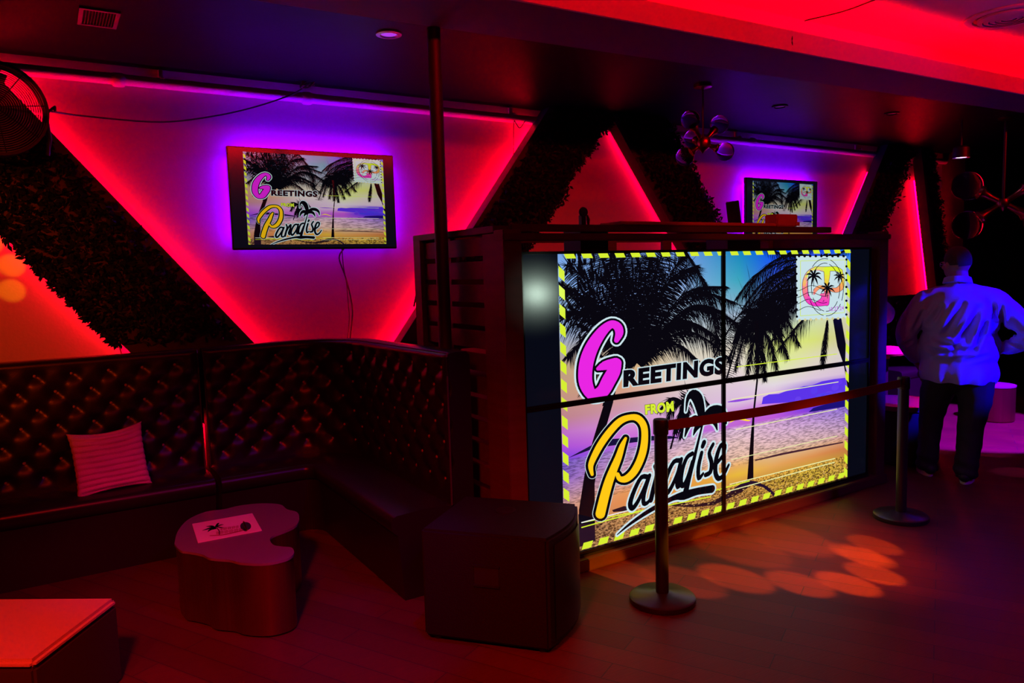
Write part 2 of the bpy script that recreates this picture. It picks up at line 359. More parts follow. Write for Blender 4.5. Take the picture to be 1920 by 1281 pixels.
# fronds crossing from the upper right over the middle
for pts, lf in (([(.50,.50),(.60,.20),(.74,.09),(.86,.10)],.12), ([(.46,.40),(.55,.25),(.68,.17),(.82,.17)],.10), ([(1.0,.0),(.86,.08),(.74,.22),(.68,.36)],.11), ([(.9,.02),(.78,.10),(.66,.20),(.58,.34)],.10),
                ([(.96,.06),(.84,.24),(.77,.32),(.70,.40)],.09), ([(.62,-.02),(.70,.02),(.80,.03),(.9,.06)],.08), ([(.84,.0),(.74,.02),(.64,.08),(.57,.18)],.10), ([(.88,.12),(.80,.18),(.72,.26),(.66,.30)],.10), ([(.36,.0),(.42,.12),(.46,.26),(.47,.36)],.10),
                ([(.90,.30),(.895,.36),(.885,.44),(.88,.50)],.05)):
    frond(pts, lf, n=110, w=.0013)
for k in range(9):
    x0_ = .54+.028*k; y0_ = .02+.03*(k % 3)
    frond([(.95-.01*k, .03+.03*(k % 4)), (x0_+.12, y0_+.05), (x0_, y0_+.17)], .085, n=80, w=.0015)
for k in range(7):
    frond([(.90-.02*k, .16+.02*(k % 3)), (.77-.02*k, .20), (.68-.018*k, .30+.01*k)], .07, n=70, w=.0014)
for (ex, ey, bend, lf) in ((.48, .34, -.11, .09), (.56, .30, -.14, .10), (.50, .14, -.10, .10), (.40, .40, -.07, .08)):
    frond([(cx_, cy_), ((cx_+ex)/2, (cy_+ey)/2+bend), (ex, ey)], lf, n=110, w=.0016)
# tall middle palm
c2 = (.629, .305)
for (ex, ey, bend, lf) in ((.60,.50,-.08,.07),(.62,.42,-.07,.07),(.66,.30,-.03,.07),(.73,.27,-.03,.07),(.80,.34,-.06,.08),(.84,.47,-.09,.08),(.80,.52,-.05,.07),(.76,.56,-.03,.07),(.66,.56,-.04,.07),(.69,.58,.0,.06),(.62,.54,-.08,.06),(.78,.42,-.05,.07),(.72,.60,.02,.05)):
    ex, ey = c2[0]+(ex-.705)*1.12, c2[1]+(ey-.375)*.95
    frond([c2, ((c2[0]+ex)/2, (c2[1]+ey)/2+bend), (ex, ey)], lf, n=70, w=.0015)
A.circle(c2, .022, BLK, 4, ID, 16, .034)
A.poly([K4((312,700)), K4((345,700)), K5((332,160)), K5((300,420)), K5((285,760)), K5((282,945)), K5((232,950)), K5((262,640)), K5((290,380)), K5((318,160))][::-1], BLK, 5)
# far small palms behind the lettering
A.stroke([(1000,40,6),(940,220,6),(880,430,7)], BLK, 3, K3)
for (ex, ey, bend) in ((.30,.62,-.03),(.33,.66,.0),(.37,.63,-.02),(.40,.58,-.05),(.35,.68,.01),(.28,.57,-.03),(.45,.60,-.05),(.42,.64,-.04)):
    frond([(.355,.55), ((.355+ex)/2, (.55+ey)/2+bend), (ex, ey)], .05, n=40, w=.0018)
# trunk at the right edge
A.poly([K4((948,672)), K4((1018,672)), K4((1050,880)), K5((1040,30)), K5((1075,170)), K5((1060,240)), K5((1030,30)), K4((980,900))], BLK, 5)
# ground shadow, mound and drift line
A.poly([K5(p) for p in ((60,1075),(150,1000),(230,955),(300,960),(390,1000),(470,1075),(440,1075),(360,1010),(260,985),(160,1020))], lin((30,16,44)), 3)
A.poly([K3(p) for p in ((860,862),(960,840),(1040,860),(1180,840),(1380,745),(1470,715),(1488,720),(1400,780),(1200,865),(1040,880),(900,872))], lin((34,18,30)), 2)
A.poly([K5(p) for p in ((300,790),(520,735),(760,690),(1010,645),(1010,655),(760,705),(520,752),(300,800))], lin((70,36,50)), 2)
A.poly([K3(p) for p in ((430,900),(520,870),(620,880),(560,905),(440,915))], lin((34,18,30)), 2)
for k in range(1500):     # leaf litter on the sand
    v = 1-.085*random.random()**1.3; u = random.random(); s_ = random.uniform(.0015, .005)
    A.poly([(u, v), (u+s_*1.6, v+s_*.3), (u+s_, v+s_), (u-s_*.3, v+s_*.7)], lin(random.choice(((60,34,22),(90,54,30),(40,22,26),(222,176,110),(120,80,40)))), 2)
# address lines
for K, a, b, r in ((K4,(165,1072),(975,962),3),(K5,(120,310),(980,164),3),(K5,(150,550),(965,384),3),(K5,(110,790),(960,600),2.5),(K5,(95,985),(938,780),3.5),(K5,(70,1042),(935,810),3.5),(K3,(200,993),(1180,800),4),(K3,(200,1030),(1480,680),4)):
    c = lin((236,240,170)) if K is K5 else YEL
    A.stroke([(*a, r), (*b, r)], c, 6, K, sub=1)
A.stroke([(200,993,4),(760,850,4)], lin((235,235,230)), 7, K3, sub=1)
# yellow dashes round the edge
N = 22
for k in range(N):
    u = (k+.28)/N; w_ = .58/N
    A.poly([(u, .004), (u+w_, .004), (u+w_+.008, .026), (u+.008, .026)], YEL, 6)
    A.poly([(u-.006, .975), (u+w_-.006, .975), (u+w_-.012, .997), (u-.012, .997)], YEL, 6)
for k in range(16):
    v = (k+.9)/16.6; h = .036
    if v > .97: break
    A.poly([(.001, v-.006), (.016, v+.012), (.016, v+h+.010), (.001, v+h-.008)], YEL, 6)
    A.poly([(.984, v-.006), (.999, v+.012), (.999, v+h+.010), (.984, v+h-.008)], YEL, 6)
# big G
G = [(405,722,16),(424,672,27),(412,630,29),(370,615,26),(310,665,34),(250,755,42),(212,850,46),(198,940,46),(205,1020,44),(245,1085,36),(310,1062,42),(352,990,45),(388,925,42),(408,872,30)]
Gb = [(282,912,12),(330,890,30),(400,872,34)]
for g, c, l in ((26, WHT, 9), (14, BLK, 10), (0, lin((228, 36, 222)), 11)):
    A.stroke(G, c, l, K2, g, sub=4); A.stroke(Gb, c, l, K2, g)
# big P
P1 = [(278,628,12),(268,560,20),(300,480,24),(350,390,26),(420,295,26),(495,220,25),(570,192,22),(630,200,26),(672,255,26),(680,340,26),(668,440,28),(636,535,28),(590,615,28),(535,662,26),(488,662,20),(470,628,16)]
P2 = [(535,352,10),(508,410,20),(478,500,26),(440,590,30),(405,680,33),(375,780,35),(352,870,36),(338,928,36)]
for g, c, l in ((24, WHT, 12), (20, BLK, 13), (0, lin((250, 196, 20)), 15)):
    A.stroke(P1, c, l, K3, g, sub=4); A.stroke(P2, c, l, K3, g, sub=3)
# script letters
SCR = [
 [(634,950,9),(602,945,9),(572,985,10),(554,1030,11),(566,1050,10),(590,1030,9),(618,985,8),(636,948,8)], [(640,946,9),(618,1005,10),(618,1042,9),(642,1040,7),(662,1005,5)],
 [(664,915,8),(674,945,9),(662,995,11),(652,1036,11)], [(662,1000,7),(690,940,9),(712,918,10),(706,960,10),(692,1005,11),(700,1022,8)],
 [(786,915,9),(756,915,9),(728,955,10),(714,1003,11),(728,1026,10),(752,1003,9),(778,955,8),(790,912,8)], [(792,912,9),(776,975,10),(780,1012,9),(800,1000,6)],
 [(846,900,9),(820,910,9),(800,950,10),(794,996,11),(808,1012,10),(828,985,9),(848,930,8)], [(893,790,5),(876,850,6),(856,920,9),(836,985,11),(820,1040,14)],
 [(893,905,9),(880,955,10),(884,998,9),(905,985,6)], [(903,868,11),(897,880,10)],
 [(950,882,8),(932,912,9),(946,950,10),(942,985,10),(918,992,9)],
 [(972,958,8),(1004,932,8),(1012,898,9),(990,893,9),(970,938,11),(968,990,11),(986,1018,10),(1012,1008,8),(1036,975,6)],
 [(500,1132,2),(560,1104,6),(650,1074,9),(760,1050,10),(815,1050,17),(880,1047,14),(955,1052,15)]]
CROWN = [[(892,790,12),(880,745,20),(862,700,24),(835,678,18),(812,690,9),(805,735,3)], [(886,790,14),(850,775,18),(822,790,13),(806,828,4)], [(896,778,14),(930,752,16),(975,755,16),(1005,778,11),(1014,812,4)],
         [(894,785,14),(930,782,15),(955,800,11),(968,830,3)], [(886,792,12),(862,805,12),(848,830,3)]]
for g, c, l in ((7, WHT, 12), (0, BLK, 14)):
    for s_ in SCR+CROWN: A.stroke(s_, c, l, HTc, g, sub=3)
# printed words
def words(text, quad, cols, layer, T=ID, off=.02, shear=0, grow=(.045,)):
    """text fitted into quad (top left, top right, bottom right, bottom left)"""
    res = []
    for j, (c, g) in enumerate(cols):
        cu = bpy.data.curves.new('t', 'FONT'); cu.body = text; cu.size = 1; cu.offset = g; cu.shear = shear; cu.space_character = 1.12; cu.resolution_u = 4
        o = bpy.data.objects.new('t', cu); COL.objects.link(o); bpy.context.view_layer.update()
        me = o.evaluated_get(bpy.context.evaluated_depsgraph_get()).to_mesh(); me.calc_loop_triangles()
        V = [v.co.copy() for v in me.vertices]; Tt = [tuple(t.vertices) for t in me.loop_triangles]; res.append((V, Tt, c, layer+j))
        o.evaluated_get(bpy.context.evaluated_depsgraph_get()).to_mesh_clear(); bpy.data.objects.remove(o)
    V = res[-1][0]; x0, x1 = min(v.x for v in V), max(v.x for v in V); y0, y1 = min(v.y for v in V), max(v.y for v in V)
    Q = [T(q) for q in quad]
    for V, Tt, c, l in res:
        def f(v):
            s_ = (v.x-x0)/(x1-x0); t = (y1-v.y)/(y1-y0)
            return tuple((1-t)*((1-s_)*Q[0][d]+s_*Q[1][d])+t*((1-s_)*Q[3][d]+s_*Q[2][d]) for d in range(2))
        PV = [f(v) for v in V]
        for t in Tt: A.p.append(([PV[i] for i in t], c, l, 0))
words('REETINGS', ((498,545),(990,556),(990,622),(500,607)), ((WHT, .105), (BLK, .06)), 16, HTc)
words('FROM', ((588,1150),(776,1122),(780,1192),(590,1215)), ((lin((60,50,20)), .085), (YEL, .055)), 16, K2)
# stamp
sq = [(118,160),(940,150),(915,1165),(108,1210)]
A.poly(sq, WHT, 18, KS)
def edge(a, b, n, inside=True):
    for k in range(n):
        t = (k+.5)/n; x, y = a[0]+(b[0]-a[0])*t, a[1]+(b[1]-a[1])*t
        A.circle((x, y), 22, BLK if (y < 700) else lin((214, 208, 150)), 19, KS, 12)
edge(sq[0], sq[1], 9); edge(sq[3], sq[2], 9)
for a, b in ((sq[0], sq[3]), (sq[1], sq[2])):
    for k in range(9):
        t = (k+.5)/9; A.circle((a[0]+(b[0]-a[0])*t, a[1]+(b[1]-a[1])*t), 20, BLK, 19, KS, 12)
for a, b in (((185,240),(920,212)),((920,212),(885,1078)),((885,1078),(165,1140)),((165,1140),(185,240))): A.stroke([(*a, 5), (*b, 5)], lin((205,230,90)), 20, KS, sub=1)
GR = [(330,(214,238,40)),(500,(218,232,50)),(620,(240,190,70)),(720,(240,140,110)),(830,(235,90,160)),(960,(236,40,196))]
def gcol(x, y):
    for (a, ca), (b, cb) in zip(GR, GR[1:]):
        if y <= b: t = max(0, (y-a)/(b-a)); return lin([ca[i]+(cb[i]-ca[i])*t for i in range(3)])
    return lin(GR[-1][1])
LG = [[(570,375,36),(480,362,30),(390,385,34),(310,455,38),(262,560,40),(248,680,40),(262,790,42),(310,890,42),(380,945,26),(480,945,30),(590,925,36)],
      [(430,350,20),(600,365,32),(760,362,34),(840,400,30)], [(615,380,50),(614,470,44),(606,560,34),(600,640,20)],
      [(835,395,26),(868,480,20),(868,570,20),(840,660,40),(770,710,36),(690,705,30)], [(395,775,16),(420,715,26),(480,665,24),(550,675,30),(620,720,38)],
      [(605,740,40),(600,840,44),(596,930,38)], [(500,790,14),(548,800,26),(520,875,26),(440,925,22)]]
for s_ in LG: A.stroke(s_, BLK, 20, KS, 6, sub=4)
for s_ in LG: A.stroke(s_, None, 21, KS, 0, gcol, sub=5)
A.stroke([(380,470,70),(440,430,60),(500,470,40),(500,560,30),(440,600,40)], WHT, 20, KS, 0)
A.circle((420,540), 130, WHT, 22, KS, 26, 150); A.circle((415,800), 95, WHT, 22, KS, 24, 85)
A.circle((735,500), 70, WHT, 22, KS, 22, 90)
A.stroke(LG[4], BLK, 22, KS, 5, sub=3); A.stroke(LG[4], None, 23, KS, 0, gcol, sub=5)
A.stroke(LG[6], None, 23, KS, 0, gcol, sub=4)
def tiny_palm(c, r, T, layer, col=BLK, w=.12, n=8):
    for k in range(n):
        a = 2*PI*k/n+.3; x, y = c; A.stroke([(x, y, r*.05), (x+r*.5*math.cos(a), y+r*.5*math.sin(a)-r*.14, r*w), (x+r*math.cos(a), y+r*math.sin(a)+r*.12, r*.02)], col, layer, T, sub=4)
for c, r in (((395,490),135),((815,492),100),((615,690),125)):
    tiny_palm(c, r, KS, 25); A.stroke([(c[0], c[1], 6), (c[0]-6, c[1]+r*1.25, 4)], BLK, 25, KS, sub=1)
for rx, ry, cy0 in ((292,470,665),(232,395,665)):
    pts = [(582+rx*math.cos(a), cy0+ry*math.sin(a), 5) for a in [2*PI*k/40 for k in range(41)]]
    for k in range(40):
        if k % 7 != 3: A.stroke(pts[k:k+2], BLK, 26, KS, sub=1)
for k, (y, x1) in enumerate(((700,560),(810,640),(920,600),(1040,520))):
    A.stroke([(x, y+38*math.sin(x/75+k*.3)-x*.06, 4.5) for x in range(0, x1, 26)], BLK, 26, KS, sub=1)
words('10.27.24', ((630,995),(872,965),(872,1035),(635,1062)), ((lin((190,110,215)), .02),), 27, KS)

def clip_poly(pts, cols, axis, val, keep_greater):
    out = []; oc = []; n = len(pts)
    for i in range(n):
        a, b = pts[i], pts[(i+1) % n]; ca, cb = cols[i], cols[(i+1) % n]
        ia = (a[axis] >= val) == keep_greater; ib = (b[axis] >= val) == keep_greater
        if ia: out.append(a); oc.append(ca)
        if ia != ib:
            t = (val-a[axis])/(b[axis]-a[axis]); out.append(tuple(a[d]+(b[d]-a[d])*t for d in range(2))); oc.append(tuple(ca[d]+(cb[d]-ca[d])*t for d in range(3)))
    return out, oc
def picture_material(name, gain):
    m = bpy.data.materials.new(name); m.use_nodes = True; nt = m.node_tree; b = nt.nodes['Principled BSDF']; L = nt.links.new
    at = nt.nodes.new('ShaderNodeAttribute'); at.attribute_name = 'picture'; tx = nt.nodes.new('ShaderNodeAttribute'); tx.attribute_name = 'ripple'
    tc = nt.nodes.new('ShaderNodeTexCoord')
    def tex(scale, det, lo, hi):
        mp = nt.nodes.new('ShaderNodeMapping'); mp.inputs['Scale'].default_value = scale
        n = nt.nodes.new('ShaderNodeTexNoise'); n.inputs['Scale'].default_value = 1; n.inputs['Detail'].default_value = det
        r = nt.nodes.new('ShaderNodeMapRange'); r.inputs['From Min'].default_value = .38; r.inputs['From Max'].default_value = .56; r.inputs['To Min'].default_value = lo; r.inputs['To Max'].default_value = hi
        L(tc.outputs['Object'], mp.inputs[0]); L(mp.outputs[0], n.inputs[0]); L(n.outputs[0], r.inputs[0]); return r
    sea = tex((24, 1, 165), 4, .5, 1.12); sand = tex((60, 1, 90), 5, .3, 1.35)
    def lt(thr):
        n = nt.nodes.new('ShaderNodeMath'); n.operation = 'GREATER_THAN'; n.inputs[1].default_value = thr; L(tx.outputs['Fac'], n.inputs[0]); return n
    m1 = nt.nodes.new('ShaderNodeMix'); m1.inputs[2].default_value = 1; L(lt(.5).outputs[0], m1.inputs[0]); L(sea.outputs[0], m1.inputs[3])
    m2 = nt.nodes.new('ShaderNodeMix'); L(lt(1.5).outputs[0], m2.inputs[0]); L(m1.outputs[0], m2.inputs[2]); L(sand.outputs[0], m2.inputs[3])
    g = nt.nodes.new('ShaderNodeMath'); g.operation = 'MULTIPLY'; g.inputs[1].default_value = gain; L(m2.outputs[0], g.inputs[0])
    L(at.outputs['Color'], b.inputs['Emission Color']); L(g.outputs[0], b.inputs['Emission Strength'])
    b.inputs['Base Color'].default_value = (.004, .004, .005, 1); b.inputs['Roughness'].default_value = .16; b.inputs['Specular IOR Level'].default_value = .5
    return m
def art_object(name, x0, x1, z1, z0, y, material, parent, win=(0, 1, 0, 1), step=.00025):
    """artwork spread over x0..x1 (u) and z1..z0 (v), clipped to win (u0, u1, v0, v1)"""
    vs = []; fs = []; cs = []; tx = []
    for pts, col, layer, tex in A.p:
        if max(p[0] for p in pts) < win[0] or min(p[0] for p in pts) > win[1] or max(p[1] for p in pts) < win[2] or min(p[1] for p in pts) > win[3]: continue
        cols = list(col) if isinstance(col, list) else [col]*len(pts)
        for ax, val, g in ((0, win[0], True), (0, win[1], False), (1, win[2], True), (1, win[3], False)):
            pts, cols = clip_poly(pts, cols, ax, val, g)
            if len(pts) < 3: break
        if len(pts) < 3: continue
        n = len(vs); yy = y-layer*step
        vs += [(x0+(x1-x0)*p[0], yy, z1+(z0-z1)*p[1]) for p in pts]; fs.append(tuple(range(n, n+len(pts)))); cs += [(*c, 1) for c in cols]; tx += [float(tex)]*len(pts)
    me = bpy.data.meshes.new(name); me.from_pydata(vs, [], fs); me.materials.append(material)
    a = me.color_attributes.new('picture', 'FLOAT_COLOR', 'POINT'); a.data.foreach_set('color', np.array(cs, dtype=np.float32).ravel())
    b = me.attributes.new('ripple', 'FLOAT', 'POINT'); b.data.foreach_set('value', np.array(tx, dtype=np.float32))
    return link(name, me, parent)

# ---------------------------------------------------------------- the room
XL, XR, YF = -4.0, 13.5, -5.0
struct(MB().box(XL, XR, YF, WALL+.2, -.1, 0).build('floor', M['floor']))
# left of the television wall stays pale, beyond the last beam it is painted black
WX = 10.42
struct(MB().box(XL, WX, WALL, WALL+.15, 0, 3.6).build('wall_back', M['wall']))
struct(MB().box(WX, XR, WALL-.3, WALL+.15, 0, 3.6).build('wall_back_dark', M['dark_wall']))
struct(MB().box(XL-.1, XL, YF, WALL, 0, 3.6).build('wall_left', M['dark_wall']))
struct(MB().box(XR, XR+.1, YF, WALL+.15, 0, 3.6).build('wall_right', M['dark_wall']))
struct(MB().box(XL, XR, YF-.1, YF, 0, 3.6).build('wall_front', M['dark_wall']))
# dropped beam between the low ceiling and the lit coffer; its run is read off the photograph
bz = 3.06
p_far = (on_z(940, 69, bz), on_z(1920, 212, bz)); p_near = (on_z(955, 0, bz), on_z(1920, 178.7, bz))
def ext(a, b, x):
    t = (x-a.x)/(b.x-a.x); return a.y+(b.y-a.y)*t
yf = [ext(*p_far, x) for x in (XL, XR)]; yn = [ext(*p_near, x) for x in (XL, XR)]
struct(MB().prismz([(XL, yf[0]), (XR, yf[1]), (XR, WALL), (XL, WALL)][::1], CEIL, CEIL+.5).build('ceiling', M['ceiling']))
struct(MB().prismz([(XL, yn[0]), (XR, yn[1]), (XR, yf[1]), (XL, yf[0])], bz, bz+.05).build('ceiling_beam', M['beam']))
# lit coffer: a lip, a ledge with the red strip, and the upper ceiling
lipz = 3.19
q = on_z(1210, 0, lipz), on_z(1920, 149, lipz)
yq = [n-.018 for n in yn]
struct(MB().prismz([(XL, yq[0]-.0), (XR, yq[1]-.0), (XR, yn[1]), (XL, yn[0])], bz, lipz).build('trim_cove_lip', M['cove']))
struct(MB().box(XL, XR, YF, max(yf)+.3, 3.42, 3.5).build('ceiling_coffer', M['cove']))
struct(MB().prismz([(XL, yn[0]+.30), (XR, yn[1]+.30), (XR, yf[1]), (XL, yf[0])], bz+.05, 3.42).build('trim_cove_back', M['cove']))
o = MB().prismz([(XL+.1, yn[0]+.05), (XR-.1, yn[1]+.05), (XR-.1, yn[1]+.09), (XL+.1, yn[0]+.09)], bz+.0502, bz+.056).build('cove_led_strip', M['coveled'])
COVE_LED = o
tag(o, 'long red LED strip glowing in the ceiling cove above the beam', 'light strip')

# ---------------------------------------------------------------- pipe along the wall
pz = EYE+1.30/5.75*WALL+.035
t = thing('wall_pipe', 'long painted pipe running along the top of the television wall', 'pipe', (0, WALL-.05, pz))
MB().tube([(XL, WALL-.05, pz+.01), (WX-.02, WALL-.05, pz-.01)], .036, 16).build('pipe_run', M['pipe'], t, True)
for px, py in ((222, 152), (1170, 252), (1410, 268), (575, 185)):
    x = on_y(px, py, WALL-.05).x
    MB().tube([(x-.035, WALL-.05, pz), (x-.02, WALL-.05, pz), (x+.02, WALL-.05, pz), (x+.035, WALL-.05, pz)], [.04, .046, .046, .04], 16).build('coupling', M['pipe'], t, True)
for px in (305, 960, 1385, 1612):
    x = on_y(px, 180, WALL-.05).x
    MB().box(x-.012, x+.012, WALL-.03, WALL-.001, pz, pz+.1).box(x-.012, x+.012, WALL-.09, WALL-.02, pz+.03, pz+.045).build('hanger', M['pipe'], t)

# ---------------------------------------------------------------- diagonal beams dressed with artificial foliage
def line_x(a, b, z): return a.x+(b.x-a.x)*(z-a.z)/(b.z-a.z)
def foliage(poly, yfront, n, edge_pts, overhang, clean=-1):
    """small leaves scattered over the front face and hanging past one edge"""
    mb = MB(); xs = [p[0] for p in poly]; zs = [p[1] for p in poly]
    def inside(x, z):
        c = False; j = len(poly)-1
        for i in range(len(poly)):
            (xi, zi), (xj, zj) = poly[i], poly[j]
            if (zi > z) != (zj > z) and x < (xj-xi)*(z-zi)/(zj-zi)+xi: c = not c
            j = i
        return c
    def leafat(x, y, z, s_):
        d = Vector((random.gauss(0, 1), random.gauss(0, .7), random.gauss(0, 1))).normalized(); u = d.cross(Vector((random.gauss(0, .4), -1, random.gauss(0, .4)))).normalized()
        p = Vector((x, y, z)); a = p; b = p+d*s_*.5+u*s_*.22; c = p+d*s_; e = p+d*s_*.5-u*s_*.22
        mb.add([a, b, c, e], [(0, 1, 2, 3)])
    k = 0
    while k < n:
        x = random.uniform(min(xs), max(xs)); z = random.uniform(1.3, max(zs))
        if inside(x, z) and inside(x+clean*.06, z): leafat(x, yfront-random.uniform(0, .045), z, random.uniform(.03, .065)); k += 1
    (x0, z0), (x1, z1) = edge_pts
    for k in range(int(n*.9)):
        t = random.random(); z = z0+(z1-z0)*t
        nb = pnoise((z*5, x0, 1))+pnoise((z*16, x0, 4))*.6
        o_ = overhang*(.7+.9*max(-.6, nb))*random.random()**.8
        if random.random() < .12: o_ += overhang*.6*random.random()
        zz = z+random.uniform(-.03, .03)
        if 1.3 < zz < CEIL-.03: leafat(x0+(x1-x0)*t+o_, yfront+random.uniform(-.05, .12), zz, random.uniform(.025, .06))
    return mb
def beam(label, left, right, leds, n, zt=CEIL-.002, zb=.3, over=.06, flip=False):
    """left / right: two points each on the wall-side left edge and the front right edge"""
    yb, yfz = WALL-.06, WALL-.185
    L = [line_x(*left, z) for z in (zb, zt)]; R = [line_x(*right, z) for z in (zb, zt)]
    poly = [(L[0], zb), (R[0], zb), (R[1], zt), (L[1], zt)]
    t = thing('foliage_beam', label, 'wall beam', ((L[0]+R[0])/2, WALL-.1, zb), 'diagonal foliage covered beams on the wall')
    MB().prism(poly, yfz, yb).build('panel', M['panelside'], t)
    e = ((R[0], zb), (R[1], zt)) if not flip else ((L[0], zb), (L[1], zt))
    foliage(poly, yfz, n, e, over if not flip else -over, -1 if not flip else 1).build('foliage', M['leaf'], t)['kind'] = 'stuff'
    for side, za, zz, key in leds:
        X = L if side == 'L' else R; s_ = 1 if side == 'L' else -1
        f = lambda z: X[0]+(X[1]-X[0])*(z-zb)/(zt-zb)
        a, b = (f(za)+s_*.015, za), (f(zz)+s_*.015, zz)
        a, b = (a[0]+s_*.035, a[1]), (b[0]+s_*.035, b[1])
        MB().prism([a, (a[0]+s_*.004, a[1]), (b[0]+s_*.004, b[1]), b], yb+.001, WALL-.012).build('led_strip', M[key], t)
    return poly
Wb, Wf = WALL-.06, WALL-.185
# A: falls from the upper left to the sofa
beam('broad foliage beam falling from the fan down to the corner sofa', (on_y(0, 425, Wf), on_y(240, 657, Wf)), (on_y(90, 248, Wb), on_y(468, 640, Wb)),
     (('R', .6, 3.05, 'redled'), ('L', .6, 2.2, 'redled')), 5200, over=.03, flip=True)
beam('foliage beam rising from the sofa end, left of the small red triangle', (on_y(995, 238, Wb), on_y(745, 630, Wb)), (on_y(1126, 235, Wf), on_y(1012, 418, Wf)), (('L', .6, 2.93, 'redled'),), 5200)
beam('foliage beam descending behind the copper pendant to the booth', (on_y(1132, 226, Wb), on_y(1236, 411, Wb)), (on_y(1252, 235, Wf), on_y(1338, 410, Wf)), (('L', .9, 3.05, 'redled2'),), 4600)
beam('foliage beam rising right of the smaller television', (on_y(1638, 296, Wb), on_y(1583, 431, Wb)), (on_y(1700, 300, Wf), on_y(1652, 425, Wf)), (('L', .9, 2.78, 'redled2'),), 4200, over=.1)
beam('narrow foliage beam closing the red lit strip at the dark end', (on_y(1712, 310, Wb), on_y(1738, 540, Wb)), (on_y(1712, 310, Wf)+Vector((.45, 0, 0)), on_y(1738, 540, Wf)+Vector((.5, 0, 0))), (('L', .5, 2.72, 'redled'),), 2500, over=.02)

# ---------------------------------------------------------------- wall televisions
def television(name, label, x0, x1, z0, z1, win, gain, group, led):
    yb = WALL-.075; yfz = yb-.035
    t = thing(name, label, 'television', ((x0+x1)/2, yfz, z0), group)
    MB().box(x0, x1, yfz, yb, z0, z1, b=.004).build('casing', M['tv'], t)
    MB().box(x0+.008, x1-.008, yfz-.0015, yfz+.001, z0+.014, z1-.008).build('screen_panel', M['screen'], t)
    pm = picture_material(name+'_picture', gain)
    art_object('screen_picture', *win, yfz-.0018, pm, t, (0, 1, .03, .972), step=.00012)
    MB().box((x0+x1)/2-.15, (x0+x1)/2+.15, yb, WALL-.001, z0+.2, z1-.2).build('wall_bracket', M['black'], t)
    kk = led
    MB().box(x0+.04, x1-.04, yb+.001, WALL-.03, z1-.05, z1-.046).build('led_strip', M['blueled3'], t)
    MB().box(x0+.046, x0+.05, yb+.001, WALL-.03, z0+.05, z1-.06).build('led_strip', M[kk[1]], t)
    MB().box(x1-.05, x1-.046, yb+.001, WALL-.03, z0+.05, z1-.06).build('led_strip', M[kk[1]], t)
    MB().box(x0+.06, x1-.06, yb+.001, WALL-.03, z0+.046, z0+.05).build('led_strip', M['blueled2'], t)
    return t
yt = WALL-.11
c = [on_y(*p, yt) for p in ((424, 274), (737, 291), (744, 467), (437, 468))]
x0, x1, z0, z1 = (c[0].x+c[3].x)/2, (c[1].x+c[2].x)/2, (c[2].z+c[3].z)/2, (c[0].z+c[1].z)/2
tw = x1-x0
a = [on_y(*p, yt) for p in ((453.5, 278), (717, 294), (725, 463), (467, 465))]
ax0, ax1 = (a[0].x+a[3].x)/2, (a[1].x+a[2].x)/2
television('wall_television', 'larger wall television showing a full postcard, above the corner sofa', x0, x1, z0, z1, (ax0, ax1, z1-.014, z0+.018), .62, 'wall televisions with violet backlight', ('blueled', 'blueled'))
TVZ = (z0, z1); TVX = (x0, x1)
b = [on_y(*p, yt) for p in ((1399, 334), (1533, 339))]
ba = [on_y(*p, yt) for p in ((1411, 338), (1524, 341))]
z1b = (b[0].z+b[1].z)/2; hb = (b[1].x-b[0].x)*.575
television('wall_television', 'smaller looking wall television partly hidden by the booth top', b[0].x, b[1].x, z1b-hb, z1b, (ba[0].x, ba[1].x, z1b-.014, z1b-hb+.018), .42, 'wall televisions with violet backlight', ('blueled', 'blueled'))
TV2X = (b[0].x, b[1].x); TV2Z = (z1b-hb, z1b)

# ---------------------------------------------------------------- video wall in its wooden booth
BX0, BX1, BY = 2.114, 5.196, 3.3
SX, SZ = 3.632, .958; VZ0, VZ1 = .085, 1.797
A0 = on_y(1046, 474.5, BY); A1 = on_y(1600, 459.5, BY); A2 = on_y(1583, 897, BY); A3 = on_y(1057, 1040, BY)
AX0, AX1, AZ1, AZ0 = (A0.x+A3.x)/2, (A1.x+A2.x)/2, (A0.z+A1.z)/2, (A2.z+A3.z)/2
pm = picture_material('video_wall_picture', 1.0)
for lab, (xa, xb), (za, zb) in (('upper display nearer the sofa, carrying the big pink G', (BX0, SX), (SZ, VZ1)), ('upper display carrying the stamp and palm crown', (SX, BX1), (SZ, VZ1)),
                       ('lower display with the yellow P and script word', (BX0, SX), (VZ0, SZ)), ('lower display with the sea, palm trunk and sand', (SX, BX1), (VZ0, SZ))):
    t = thing('video_wall_display', lab+' of the video wall', 'display', ((xa+xb)/2, BY, za), 'video wall displays')
    bz_ = .016
    mb = MB(); mb.box(xa+.001, xb-.001, BY+.004, BY+.07, za+.001, zb-.001, b=.003)
    for q in ((xa+.001, xa+bz_, za+.001, zb-.001), (xb-bz_, xb-.001, za+.001, zb-.001), (xa+bz_, xb-bz_, za+.001, za+bz_), (xa+bz_, xb-bz_, zb-bz_, zb-.001)):
        mb.box(q[0], q[1], BY-.012, BY+.004, q[2], q[3])
    mb.build('bezel', M['tv'], t)
    MB().box(xa+bz_, xb-bz_, BY-.001, BY+.004, za+bz_, zb-bz_).build('screen_panel', M['screen'], t)
    win = ((xa+bz_-AX0)/(AX1-AX0), (xb-bz_-AX0)/(AX1-AX0), (zb-bz_-AZ1)/(AZ0-AZ1), (za+bz_-AZ1)/(AZ0-AZ1))
    win = (max(0, win[0]), min(1, win[1]), max(0, win[2]), min(1, win[3]))
    art_object('screen_picture', AX0, AX1, AZ1, AZ0, BY-.0015, pm, t, win, step=.0003)
